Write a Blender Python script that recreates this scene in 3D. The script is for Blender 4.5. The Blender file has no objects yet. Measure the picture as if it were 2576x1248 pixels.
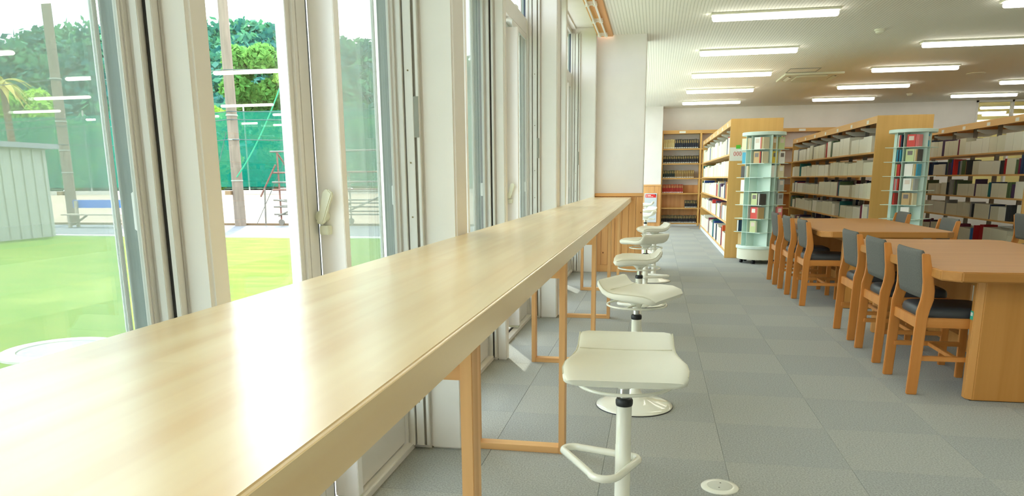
import bpy, bmesh, math, random
import numpy as np
from mathutils import Matrix, Vector
PI = math.pi
sc = bpy.context.scene
COL = sc.collection

# ------------------------------------------------------------------ camera
FPX, CYPX = 1817.0, 823.06                      # focal length and principal row for a 2576 x 1248 frame
RIGHT = (0.9813752839, 0.1919448522, -0.0077282506)
DOWN = (0.0310182782, -0.1980358841, -0.9797038609)
FWD = (-0.1895795837, 0.9612174376, -0.2003013208)
cam = bpy.data.cameras.new('camera'); camo = bpy.data.objects.new('camera', cam); COL.objects.link(camo)
cam.sensor_fit = 'HORIZONTAL'; cam.sensor_width = 36.0
cam.lens = FPX / 2576 * 36.0
cam.shift_y = (CYPX - 624.0) / 2576
cam.clip_start = 0.05; cam.clip_end = 900
camo.matrix_world = Matrix(((RIGHT[0], -DOWN[0], -FWD[0], 0.0), (RIGHT[1], -DOWN[1], -FWD[1], 0.0), (RIGHT[2], -DOWN[2], -FWD[2], 1.17), (0, 0, 0, 1)))
sc.camera = camo

# ------------------------------------------------------------------ world, sun, exposure
W = bpy.data.worlds.new('world'); sc.world = W; W.use_nodes = True
wn, wl = W.node_tree.nodes, W.node_tree.links
wn.clear()
wo = wn.new('ShaderNodeOutputWorld'); wb = wn.new('ShaderNodeBackground')
wtc = wn.new('ShaderNodeTexCoord'); wno = wn.new('ShaderNodeTexNoise'); wmr = wn.new('ShaderNodeMapRange'); wmx = wn.new('ShaderNodeMixRGB')
wno.inputs['Scale'].default_value = 2.6; wno.inputs['Detail'].default_value = 6
wmr.inputs[1].default_value = 0.40; wmr.inputs[2].default_value = 0.62
wmx.inputs[1].default_value = (0.66, 0.82, 1.0, 1); wmx.inputs[2].default_value = (1.0, 1.0, 1.0, 1)
wl.new(wtc.outputs['Generated'], wno.inputs['Vector']); wl.new(wno.outputs['Fac'], wmr.inputs[0])
wl.new(wmr.outputs[0], wmx.inputs[0]); wl.new(wmx.outputs[0], wb.inputs['Color']); wl.new(wb.outputs[0], wo.inputs[0])
wb.inputs['Strength'].default_value = 6.2
sun = bpy.data.lights.new('sun', 'SUN'); suno = bpy.data.objects.new('sun', sun); COL.objects.link(suno)
sun.energy = 9.5; sun.angle = math.radians(0.6); sun.color = (1.0, 0.96, 0.88)
SUN_EL = math.radians(69)
sdir = Vector((0.444 * math.cos(SUN_EL), -0.896 * math.cos(SUN_EL), -math.sin(SUN_EL)))
suno.rotation_euler = sdir.to_track_quat('-Z', 'Y').to_euler()
suno.location = (-20, 40, 60)
TUBE_POWER = 13.5
sc.view_settings.view_transform = 'Standard'; sc.view_settings.look = 'None'
sc.view_settings.gamma = 1.0; sc.view_settings.use_curve_mapping = False
sc.view_settings.exposure = 0.03
try:
    sc.cycles.max_bounces = 8; sc.cycles.diffuse_bounces = 5; sc.cycles.glossy_bounces = 4; sc.cycles.transparent_max_bounces = 20; sc.cycles.use_adaptive_sampling = True; sc.cycles.adaptive_threshold = 0.02
    sc.cycles.use_denoising = True; sc.cycles.sample_clamp_indirect = 6.0
    sc.cycles.caustics_reflective = False; sc.cycles.caustics_refractive = False
except Exception:
    pass

# ------------------------------------------------------------------ materials
def lin(c):
    c /= 255.0
    return c / 12.92 if c <= 0.04045 else ((c + 0.055) / 1.055) ** 2.4
def rgb(r, g, b): return (lin(r), lin(g), lin(b), 1.0)
MATS = {}
def mat(name, color, rough=0.5, metal=0.0, noise=0.0, nscale=20.0, stretch=(1, 1, 1), bump=0.0, spec=0.5, color2=None, coat=0.0, nw=0.0):
    if name in MATS: return MATS[name]
    m = bpy.data.materials.new(name); m.use_nodes = True; MATS[name] = m
    nt = m.node_tree; b = nt.nodes['Principled BSDF']
    b.inputs['Base Color'].default_value = color; b.inputs['Roughness'].default_value = rough
    b.inputs['Metallic'].default_value = metal; b.inputs['Specular IOR Level'].default_value = spec
    b.inputs['Coat Weight'].default_value = coat; b.inputs['Coat Roughness'].default_value = 0.1
    if noise or color2 or bump:
        tc = nt.nodes.new('ShaderNodeTexCoord'); mp = nt.nodes.new('ShaderNodeMapping'); no = nt.nodes.new('ShaderNodeTexNoise')
        mp.inputs['Scale'].default_value = stretch; no.inputs['Scale'].default_value = nscale; no.inputs['Detail'].default_value = 5
        no.inputs['Distortion'].default_value = nw
        nt.links.new(tc.outputs['Object'], mp.inputs['Vector']); nt.links.new(mp.outputs[0], no.inputs['Vector'])
        if noise or color2:
            c2 = color2 or tuple(max(0, x * (1 - noise)) for x in color[:3]) + (1,)
            c1 = color if color2 else tuple(min(1, x * (1 + noise * 0.5)) for x in color[:3]) + (1,)
            mr = nt.nodes.new('ShaderNodeMapRange'); mr.inputs[1].default_value = 0.35; mr.inputs[2].default_value = 0.65
            mx = nt.nodes.new('ShaderNodeMixRGB'); mx.inputs[1].default_value = c2; mx.inputs[2].default_value = c1
            nt.links.new(no.outputs['Fac'], mr.inputs[0]); nt.links.new(mr.outputs[0], mx.inputs[0]); nt.links.new(mx.outputs[0], b.inputs['Base Color'])
        if bump:
            bp = nt.nodes.new('ShaderNodeBump'); bp.inputs['Strength'].default_value = bump; bp.inputs['Distance'].default_value = 0.004
            nt.links.new(no.outputs['Fac'], bp.inputs['Height']); nt.links.new(bp.outputs[0], b.inputs['Normal'])
    return m
def emit(name, color, s):
    m = bpy.data.materials.new(name); m.use_nodes = True; nt = m.node_tree; nt.nodes.clear()
    o = nt.nodes.new('ShaderNodeOutputMaterial'); e = nt.nodes.new('ShaderNodeEmission')
    e.inputs[0].default_value = color; e.inputs[1].default_value = s; nt.links.new(e.outputs[0], o.inputs[0]); return m
def glass(name, tint, base=0.05, haze=0.0, hcol=(0.8, 0.85, 0.85, 1)):
    # clear pane: see-through, mirror share by Schlick's law (same from both sides)
    m = bpy.data.materials.new(name); m.use_nodes = True; nt = m.node_tree; nt.nodes.clear(); L = nt.links
    o = nt.nodes.new('ShaderNodeOutputMaterial'); tr = nt.nodes.new('ShaderNodeBsdfTransparent'); gl = nt.nodes.new('ShaderNodeBsdfGlossy')
    tr.inputs[0].default_value = tint; gl.inputs['Roughness'].default_value = 0.0; gl.inputs[0].default_value = (1, 1, 1, 1)
    lw = nt.nodes.new('ShaderNodeLayerWeight'); lw.inputs[0].default_value = 0.5
    pw = nt.nodes.new('ShaderNodeMath'); pw.operation = 'POWER'; pw.inputs[1].default_value = 5.0
    ma = nt.nodes.new('ShaderNodeMath'); ma.operation = 'MULTIPLY_ADD'; ma.inputs[1].default_value = 1 - base; ma.inputs[2].default_value = base
    mx = nt.nodes.new('ShaderNodeMixShader')
    L.new(lw.outputs['Facing'], pw.inputs[0]); L.new(pw.outputs[0], ma.inputs[0]); L.new(ma.outputs[0], mx.inputs[0])
    src = tr.outputs[0]
    if haze:
        df = nt.nodes.new('ShaderNodeBsdfDiffuse'); df.inputs[0].default_value = hcol
        m2 = nt.nodes.new('ShaderNodeMixShader'); m2.inputs[0].default_value = haze
        L.new(tr.outputs[0], m2.inputs[1]); L.new(df.outputs[0], m2.inputs[2]); src = m2.outputs[0]
    L.new(src, mx.inputs[1]); L.new(gl.outputs[0], mx.inputs[2]); L.new(mx.outputs[0], o.inputs[0]); return m
def netmat(name, color, cover):
    m = bpy.data.materials.new(name); m.use_nodes = True; nt = m.node_tree; nt.nodes.clear(); L = nt.links
    o = nt.nodes.new('ShaderNodeOutputMaterial'); tr = nt.nodes.new('ShaderNodeBsdfTransparent'); df = nt.nodes.new('ShaderNodeBsdfDiffuse')
    df.inputs[0].default_value = color; mx = nt.nodes.new('ShaderNodeMixShader'); mx.inputs[0].default_value = cover
    L.new(tr.outputs[0], mx.inputs[1]); L.new(df.outputs[0], mx.inputs[2]); L.new(mx.outputs[0], o.inputs[0]); return m

def wood(name, c1, c2, rough=0.35, axis='Y', scale=1.0, coat=0.0, strips=0.0, strip_axis='X', spec=0.5, coat_ior=1.5):
    # long grain along the axis; optional glued-up strips of slightly different tone
    if name in MATS: return MATS[name]
    m = bpy.data.materials.new(name); m.use_nodes = True; MATS[name] = m
    nt = m.node_tree; L = nt.links; b = nt.nodes['Principled BSDF']; N = nt.nodes.new
    b.inputs['Roughness'].default_value = rough; b.inputs['Coat Weight'].default_value = coat; b.inputs['Coat Roughness'].default_value = 0.275; b.inputs['Coat IOR'].default_value = coat_ior
    b.inputs['Specular IOR Level'].default_value = spec
    tc = N('ShaderNodeTexCoord'); mp = N('ShaderNodeMapping'); no = N('ShaderNodeTexNoise')
    st = {'X': (0.9, 22, 22), 'Y': (22, 0.9, 22), 'Z': (22, 22, 0.9)}[axis]
    mp.inputs['Scale'].default_value = tuple(x * scale for x in st)
    no.inputs['Scale'].default_value = 1.0; no.inputs['Detail'].default_value = 2.5; no.inputs['Distortion'].default_value = 0.4
    L.new(tc.outputs['Object'], mp.inputs['Vector']); L.new(mp.outputs[0], no.inputs['Vector'])
    mr = N('ShaderNodeMapRange'); mr.inputs[1].default_value = 0.3; mr.inputs[2].default_value = 0.7
    mx = N('ShaderNodeMixRGB'); mx.inputs[1].default_value = c1; mx.inputs[2].default_value = c2
    L.new(no.outputs['Fac'], mr.inputs[0]); L.new(mr.outputs[0], mx.inputs[0])
    out = mx.outputs[0]
    if strips:
        br = N('ShaderNodeTexBrick'); br.inputs['Scale'].default_value = 1.0; br.inputs['Mortar Size'].default_value = 0.0
        br.inputs['Brick Width'].default_value = 0.62; br.inputs['Row Height'].default_value = strips; br.offset = 0.37; br.offset_frequency = 3
        br.inputs['Color1'].default_value = (0.91, 0.87, 0.78, 1); br.inputs['Color2'].default_value = (1, 1, 1, 1)
        mp2 = N('ShaderNodeMapping'); mp2.inputs['Rotation'].default_value = (0, 0, PI / 2) if axis == 'Y' else (0, 0, 0)
        L.new(tc.outputs['Object'], mp2.inputs['Vector']); L.new(mp2.outputs[0], br.inputs['Vector'])
        mm = N('ShaderNodeMixRGB'); mm.blend_type = 'MULTIPLY'; mm.inputs[0].default_value = 1.0
        L.new(out, mm.inputs[1]); L.new(br.outputs['Color'], mm.inputs[2]); out = mm.outputs[0]
    L.new(out, b.inputs['Base Color'])
    return m

M_wall = mat('white_paint', rgb(236, 232, 228), 0.75, noise=0.03, nscale=3)
M_pier = mat('cream_paint', rgb(237, 233, 228), 0.65, noise=0.02, nscale=4)
M_alu = mat('aluminium_frame', rgb(230, 227, 222), 0.38, spec=0.6)
M_alu_dark = mat('shutter_guide_grey', rgb(142, 154, 150), 0.45)
M_navy = mat('navy_brush', rgb(72, 80, 100), 0.9)
M_white_metal = mat('white_coated_metal', rgb(250, 248, 246), 0.35)
M_black = mat('black_gasket', rgb(38, 36, 34), 0.6)
M_seal = mat('brown_seal', rgb(128, 120, 106), 0.6)
M_brass = mat('screw_head', rgb(140, 125, 90), 0.4, 0.6)
M_glass = glass('window_glass', (0.955, 0.985, 0.97, 1), 0.055)
M_screen = glass('insect_screen', (0.95, 0.98, 0.97, 1), 0.03, haze=0.36, hcol=(0.66, 0.74, 0.70, 1))
M_counter = wood('laminated_counter', rgb(236, 196, 126), rgb(251, 224, 166), 0.35, 'Y', 1.0, coat_ior=2.1, coat=1.0, strips=0.042)
M_frame = wood('cypress_post', rgb(204, 150, 90), rgb(230, 182, 122), 0.5, 'Z')
M_framex = wood('cypress_bar', rgb(206, 152, 92), rgb(230, 184, 124), 0.5, 'X')
M_plank = wood('cedar_plank', rgb(212, 152, 88), rgb(230, 176, 112), 0.45, 'Z', 0.7)
M_plankx = wood('cedar_rail', rgb(218, 162, 96), rgb(232, 180, 114), 0.45, 'X', 0.7)
M_planky = wood('cedar_soffit', rgb(216, 152, 84), rgb(230, 172, 104), 0.45, 'Y', 0.7)
M_knot = mat('knot', rgb(128, 74, 34), 0.5)
M_shelfz = wood('bookcase_wood', rgb(214, 166, 92), rgb(224, 178, 104), 0.42, 'Z', 0.8)
M_shelfy = wood('bookcase_board', rgb(214, 166, 98), rgb(226, 180, 112), 0.42, 'Y', 0.8)
M_shelfx = wood('bookcase_board_cross', rgb(206, 156, 84), rgb(220, 172, 98), 0.42, 'X', 0.8)
M_table = wood('table_wood', rgb(172, 118, 56), rgb(186, 130, 66), 0.45, 'X', 0.9, coat=0.0, spec=0.35)
M_tableleg = wood('table_leg_wood', rgb(186, 128, 58), rgb(200, 142, 72), 0.38, 'Z', 0.9)
M_chair = wood('chair_wood', rgb(192, 122, 54), rgb(210, 142, 70), 0.4, 'Z', 0.9)
M_chairx = wood('chair_rail_wood', rgb(196, 128, 58), rgb(212, 146, 76), 0.4, 'X', 0.9)
M_fabric = mat('grey_fabric', rgb(98, 97, 90), 0.9, noise=0.15, nscale=160, bump=0.3)
M_vinyl = mat('charcoal_vinyl', rgb(62, 66, 70), 0.45, bump=0.05, nscale=60)
M_leather = mat('white_leather', rgb(240, 240, 226), 0.42, bump=0.04, nscale=120)
M_seam = mat('leather_seam', rgb(214, 212, 190), 0.5)
M_lacquer = mat('white_lacquer', rgb(238, 238, 224), 0.12, coat=0.4)
M_chrome = mat('chrome', rgb(210, 212, 212), 0.12, 1.0)
M_rubber = mat('black_plastic', rgb(24, 26, 30), 0.4)
M_mint = mat('mint_enamel', rgb(216, 236, 226), 0.4)
M_mint2 = mat('mint_panel', rgb(214, 236, 225), 0.45)
M_drum = mat('cream_drum', rgb(226, 228, 206), 0.4)
M_boxes = [mat('cream_card_%s' % n, c, 0.7) for n, c in (('a', rgb(226, 224, 200)), ('b', rgb(216, 214, 190)), ('c', rgb(234, 233, 216)))]
M_paper = mat('paper', rgb(236, 234, 222), 0.8)
M_kick = mat('kick_plate', rgb(226, 234, 236), 0.4)
M_steel = mat('grey_steel', rgb(150, 150, 140), 0.4)
M_bracket = mat('white_bracket', rgb(220, 220, 206), 0.45)
M_red = mat('red_print', rgb(226, 40, 40), 0.5)
M_rednum = mat('red_numerals', rgb(206, 60, 66), 0.6)
M_green = mat('green_tape', rgb(96, 196, 60), 0.5)
M_board = mat('grey_board', rgb(206, 214, 220), 0.35)
M_ac = mat('ac_white', rgb(226, 226, 206), 0.45)
M_tube = emit('lamp_tube', (1.0, 0.97, 0.84, 1), TUBE_POWER)

# ------------------------------------------------------------------ mesh helpers
ORG = {}
class MB:
    def __init__(s): s.v = []; s.f = []; s.m = []
    def add(s, vs, fs, mi=0):
        o = len(s.v); s.v += [tuple(p) for p in vs]; s.f += [tuple(i + o for i in f) for f in fs]; s.m += [mi] * len(fs); return s
    def box(s, x0, x1, y0, y1, z0, z1, mi=0):
        return s.add([(x0, y0, z0), (x1, y0, z0), (x1, y1, z0), (x0, y1, z0), (x0, y0, z1), (x1, y0, z1), (x1, y1, z1), (x0, y1, z1)],
                     [(0, 3, 2, 1), (4, 5, 6, 7), (0, 1, 5, 4), (1, 2, 6, 5), (2, 3, 7, 6), (3, 0, 4, 7)], mi)
    def prism(s, pts, axis, a, b, mi=0):
        # polygon pts (u,v) pushed along axis from a to b: X->(u,v)=(y,z), Y->(x,z), Z->(x,y)
        n = len(pts)
        g = {'X': lambda u, v, t: (t, u, v), 'Y': lambda u, v, t: (u, t, v), 'Z': lambda u, v, t: (u, v, t)}[axis]
        vs = [g(u, v, a) for u, v in pts] + [g(u, v, b) for u, v in pts]
        fs = [tuple(range(n))[::-1], tuple(range(n, 2 * n))] + [(i, (i + 1) % n, n + (i + 1) % n, n + i) for i in range(n)]
        return s.add(vs, fs, mi)
    def ring(s, rings, cap=True, closed=True, mi=0):
        n = len(rings[0]); vs = [p for r in rings for p in r]; fs = []
        for k in range(len(rings) - 1):
            for i in range(n if closed else n - 1):
                j = (i + 1) % n; fs.append((k * n + i, k * n + j, (k + 1) * n + j, (k + 1) * n + i))
        if cap: fs += [tuple(range(n))[::-1], tuple((len(rings) - 1) * n + i for i in range(n))]
        return s.add(vs, fs, mi)
    def lathe(s, prof, n=24, c=(0, 0), mi=0, cap=True):
        return s.ring([[(c[0] + r * math.cos(2 * PI * i / n), c[1] + r * math.sin(2 * PI * i / n), z) for i in range(n)] for r, z in prof], cap, True, mi)
    def tube(s, pts, r, n=8, closed=False, mi=0):
        P = [Vector(p) for p in pts]; N = len(P); rings = []
        rr = r if isinstance(r, (list, tuple)) else [r] * N
        prev = None
        for i in range(N):
            if closed: t = P[(i + 1) % N] - P[i - 1]
            else: t = P[min(i + 1, N - 1)] - P[max(i - 1, 0)]
            t = t.normalized()
            if prev is None:
                a = Vector((0, 0, 1)) if abs(t.z) < 0.9 else Vector((1, 0, 0))
                u = t.cross(a).normalized()
            else:
                u = (prev - t * prev.dot(t)).normalized()
            prev = u; w = t.cross(u)
            rings.append([tuple(P[i] + rr[i] * (math.cos(2 * PI * k / n) * u + math.sin(2 * PI * k / n) * w)) for k in range(n)])
        if closed: rings.append(rings[0]); return s.ring(rings, False, True, mi)
        return s.ring(rings, True, True, mi)
    def build(s, name, mats, parent=None, smooth=0, bevel=0.0, seg=2):
        me = bpy.data.meshes.new(name)
        if parent is not None: org = ORG.get(parent.name, (0, 0, 0))
        else:
            a = np.array(s.v); lo, hi = a.min(0), a.max(0); org = (float((lo[0] + hi[0]) / 2), float((lo[1] + hi[1]) / 2), float(lo[2]))
        me.from_pydata([(x - org[0], y - org[1], z - org[2]) for x, y, z in s.v], [], s.f)
        for m in (mats if isinstance(mats, (list, tuple)) else [mats]): me.materials.append(m)
        if isinstance(mats, (list, tuple)): me.polygons.foreach_set('material_index', s.m)
        bm = bmesh.new(); bm.from_mesh(me); bmesh.ops.recalc_face_normals(bm, faces=bm.faces)
        if bevel: bmesh.ops.bevel(bm, geom=[e for e in bm.edges if len(e.link_faces) == 2 and e.calc_face_angle(0) > 0.5], offset=bevel, segments=seg, affect='EDGES', clamp_overlap=True)
        bm.to_mesh(me); bm.free()
        if smooth:
            me.polygons.foreach_set('use_smooth', [True] * len(me.polygons)); me.set_sharp_from_angle(angle=math.radians(smooth))
        o = bpy.data.objects.new(name, me); COL.objects.link(o)
        if parent is not None: o.parent = parent; ORG[o.name] = org
        else: o.location = org; ORG[o.name] = org
        return o
def tag(o, label=None, cat=None, group=None, kind=None):
    if label: o['label'] = label
    if cat: o['category'] = cat
    if group: o['group'] = group
    if kind: o['kind'] = kind
    return o
def thing(name, loc=(0, 0, 0), rz=0.0, local=False, label=None, cat=None, group=None, kind=None):
    o = bpy.data.objects.new(name, None); COL.objects.link(o); o.location = loc; o.rotation_euler = (0, 0, rz); o.empty_display_size = 0.1
    ORG[o.name] = (0, 0, 0) if local else tuple(loc)
    return tag(o, label, cat, group, kind)
def copy_tree(o, parent=None):
    c = o.copy(); COL.objects.link(c); ORG[c.name] = ORG.get(o.name, (0, 0, 0))
    if parent is not None: c.parent = parent
    for ch in list(o.children): copy_tree(ch, c)
    return c
def B(*a): return MB().box(*a)

# ================================================================== THE ROOM
WX = -1.12                                     # plane of the window glass
ZC = 2.87                                      # ceiling
YF = 19.1                                      # far wall
# ---- floor of carpet tiles
def carpet(name, c, c2):
    m = bpy.data.materials.new(name); m.use_nodes = True; nt = m.node_tree; L = nt.links; N = nt.nodes.new; b = nt.nodes['Principled BSDF']
    b.inputs['Roughness'].default_value = 0.95; b.inputs['Specular IOR Level'].default_value = 0.1
    tc = N('ShaderNodeTexCoord'); no = N('ShaderNodeTexNoise'); no.inputs['Scale'].default_value = 150; no.inputs['Detail'].default_value = 3
    mr = N('ShaderNodeMapRange'); mr.inputs[1].default_value = 0.36; mr.inputs[2].default_value = 0.64
    mx = N('ShaderNodeMixRGB'); mx.inputs[1].default_value = c2; mx.inputs[2].default_value = c
    bp = N('ShaderNodeBump'); bp.inputs['Strength'].default_value = 0.35; bp.inputs['Distance'].default_value = 0.003
    L.new(tc.outputs['Object'], no.inputs['Vector']); L.new(no.outputs['Fac'], mr.inputs[0]); L.new(mr.outputs[0], mx.inputs[0])
    L.new(mx.outputs[0], b.inputs['Base Color']); L.new(no.outputs['Fac'], bp.inputs['Height']); L.new(bp.outputs[0], b.inputs['Normal'])
    return m
M_car = [carpet('carpet_light', rgb(177, 178, 171), rgb(151, 152, 145)), carpet('carpet_dark', rgb(171, 173, 168), rgb(146, 148, 143))]
floor = MB().box(-1.12, 15.4, -3.0, YF + 0.1, -0.12, -0.008).build('floor', mat('screed', rgb(120, 122, 118), 0.9)); tag(floor, kind='structure')
TX0, TY0, TS = -1.18, -3.02, 0.5
tile_me = []
for k in range(2):
    mb = MB(); h = TS / 2 - 0.0003
    mb.ring([[(-h, -h, -0.008), (h, -h, -0.008), (h, h, -0.008), (-h, h, -0.008)], [(-h, -h, -0.0015), (h, -h, -0.0015), (h, h, -0.0015), (-h, h, -0.0015)],
             [(-h + .0008, -h + .0008, 0), (h - .0008, -h + .0008, 0), (h - .0008, h - .0008, 0), (-h + .0008, h - .0008, 0)]])
    o = mb.build('carpet_tile', M_car[k]); tile_me.append(o.data)
    tile_me[-1].transform(Matrix.Translation(o.location)); bpy.data.objects.remove(o)
rest = [MB(), MB()]
fo = ORG[floor.name]
for i in range(34):
    for j in range(44):
        x, y = TX0 + TS * (i + .5), TY0 + TS * (j + .5); k = (i + j) % 2
        if i == 0: x0, x1 = -1.10, x + TS / 2
        else: x0, x1 = x - TS / 2, x + TS / 2
        if y + TS / 2 > YF: continue
        if 1 <= i < 8 and 9 <= j < 44:
            o = bpy.data.objects.new('carpet_tile', tile_me[k]); COL.objects.link(o); o.parent = floor; o.location = (x - fo[0], y - fo[1], -fo[2])
        elif x1 < 15.4:
            rest[k].box(x0 + .0008, x1 - .0008, y - TS / 2 + .0008, y + TS / 2 - .0008, -0.008, 0)
for k in range(2): tag(rest[k].build('carpet_tiles', M_car[k], floor), kind='stuff')
# ---- ceiling with fine ribs
def ceil_mat():
    m = bpy.data.materials.new('ribbed_ceiling'); m.use_nodes = True; nt = m.node_tree; L = nt.links; N = nt.nodes.new; b = nt.nodes['Principled BSDF']
    b.inputs['Roughness'].default_value = 0.8
    tc = N('ShaderNodeTexCoord'); sp = N('ShaderNodeSeparateXYZ'); mu = N('ShaderNodeMath'); mu.operation = 'MULTIPLY'; mu.inputs[1].default_value = 2 * PI / 0.034
    sn = N('ShaderNodeMath'); sn.operation = 'SINE'; mr = N('ShaderNodeMapRange'); mr.inputs[1].default_value = -1; mr.inputs[2].default_value = -0.35
    mx = N('ShaderNodeMixRGB'); mx.inputs[1].default_value = rgb(214, 214, 202); mx.inputs[2].default_value = rgb(240, 239, 229)  # grooves coloured darker: their shade is painted in
    bp = N('ShaderNodeBump'); bp.inputs['Strength'].default_value = 0.3; bp.inputs['Distance'].default_value = 0.004
    L.new(tc.outputs['Object'], sp.inputs[0]); L.new(sp.outputs[0], mu.inputs[0]); L.new(mu.outputs[0], sn.inputs[0]); L.new(sn.outputs[0], mr.inputs[0])
    L.new(mr.outputs[0], mx.inputs[0]); L.new(mx.outputs[0], b.inputs['Base Color']); L.new(mr.outputs[0], bp.inputs['Height']); L.new(bp.outputs[0], b.inputs['Normal'])
    return m
M_ceil = ceil_mat()
tag(B(-0.56, 15.5, -3.1, YF + 0.1, ZC, ZC + 0.2).build('ceiling', M_ceil), kind='structure')
tag(B(-1.2, -0.74, -3.1, YF + 0.1, 2.95, 3.07).build('ceiling_window_recess', M_wall), kind='structure')
trim = thing('trim_1', (-0.65, 3.2, 2.84), kind='structure')
MB().box(-0.745, -0.56, -3.0, 9.27, 2.845, 2.95).build('soffit_board', M_planky, trim, bevel=0.003)
for x in (-0.705, -0.63):
    MB().tube([(x, -3.0, 2.815), (x, 9.1, 2.815)], 0.011, 8).build('rail', M_white_metal, trim, smooth=40)
for k in range(11):
    y = 9.02 - k * 0.78
    MB().box(-0.72, -0.615, y - .012, y + .012, 2.812, 2.845).box(-0.725, -0.685, y - .02, y + .02, 2.803, 2.826).box(-0.65, -0.61, y - .02, y + .02, 2.803, 2.826).build('rail_bracket', M_white_metal, trim)
# ---- walls
wf = MB()
OX0, OX1, OZ0 = 7.2, 9.3, 0.75
wf.box(-1.2, OX0, YF, YF + 0.12, 0, ZC + .1); wf.box(OX1, 15.5, YF, YF + 0.12, 0, ZC + .1); wf.box(OX0, OX1, YF, YF + 0.12, 0, OZ0)
tag(wf.build('wall_far', M_wall), kind='structure')
tag(B(15.4, 15.52, -3.1, YF + .1, 0, ZC).build('wall_right', M_wall), kind='structure')
tag(B(-1.2, 15.5, -3.12, -3.0, 0, 3.0).build('wall_back', M_wall), kind='structure')
wl_ = MB().box(-1.2, -1.0, -3.0, YF, 2.93, 3.07).box(-1.2, -1.02, -3.0, YF, -0.12, 0.012)
tag(wl_.build('wall_left', M_wall), kind='structure')
# glazed opening in the far wall and the lit room behind it
win = thing('window_20', ((OX0 + OX1) / 2, YF, OZ0), kind='structure')
fr = MB()
for x in (OX0, OX0 + 0.74, OX0 + 1.46, OX1 - .04): fr.box(x, x + .045, YF - .02, YF + .10, OZ0, ZC)
fr.box(OX0, OX1, YF - .02, YF + .10, OZ0, OZ0 + .05).box(OX0, OX1, YF - .02, YF + .10, ZC - .04, ZC)
fr.build('window_frame', M_alu, win)
for x in (OX0 + .045, OX0 + .785, OX0 + 1.505): MB().box(x, x + .69 if x < 8.6 else OX1 - .04, YF + .03, YF + .036, OZ0 + .05, ZC - .04).build('pane', M_glass, win)
M_yellow = mat('pale_yellow_wall', rgb(248, 236, 176), 0.8)
tag(MB().box(5.0, 11.5, 23.5, 23.6, 0, 3).box(4.9, 5.0, 19.2, 23.6, 0, 3).box(11.5, 11.6, 19.2, 23.6, 0, 3).build('wall_next_room', M_yellow), kind='structure')
tag(MB().box(4.9, 11.6, 19.2, 23.6, 3.0, 3.1).build('ceiling_next_room', M_yellow), kind='structure')
tag(MB().box(4.9, 11.6, 19.2, 23.6, -0.1, 0.0).build('floor_next_room', mat('next_floor', rgb(190, 170, 120), .7)), kind='structure')

# ---- piers and window bays
COLS = [2.92, 6.055]                            # deep columns: camera-side face
MULS = [-1.76, 1.39, 4.54, 7.69]                # slim piers
def pier(y0, y1, x1, n, x0):
    tag(MB().box(-1.136, x0, y0 + .003, y1, 0, 2.95).build('wall_pier_%d' % (n + 20), M_pier), kind='structure')
    return tag(MB().box(x0, x1, y0, y1, 0, 2.95).build('wall_pier_%d' % n, M_pier, bevel=0.008, seg=3), kind='structure')
for n, y in enumerate([-0.22] + COLS): pier(y, y + 0.175, -0.805, n + 1, -0.945)
for n, y in enumerate(MULS): pier(y, y + 0.07, -0.930, n + 5, -0.995)
tag(MB().box(-1.20, -0.752, 9.20, 9.62, 0, 2.95).build('wall_pier_9', M_pier, bevel=0.006), kind='structure')

def handle(par, y, z, x):
    # cast lever handle on the camera-facing side of the vent panel
    h = MB().tube([(x + .012, y - .002, z), (x + .012, y - .03, z)], 0.02, 14).build('handle', M_drum, par, smooth=40)
    MB().prism([(x + .0, z - .022), (x + .024, z - .026), (x + .062, z + .075), (x + .046, z + .09), (x + .03, z + .085)], 'Y', y - .045, y - .026).build('lever', M_drum, h, bevel=0.004)
    MB().box(x + .006, x + .036, y - .034, y - .0, z - .06, z - .03).build('latch_block', M_drum, h, bevel=0.002)
    MB().tube([(x - .006 + .024 * math.cos(a), y - .018, z + .024 * math.sin(a)) for a in np.linspace(0.6 * PI, 1.4 * PI, 8)], 0.005, 6).build('rosette', M_alu, h)

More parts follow.
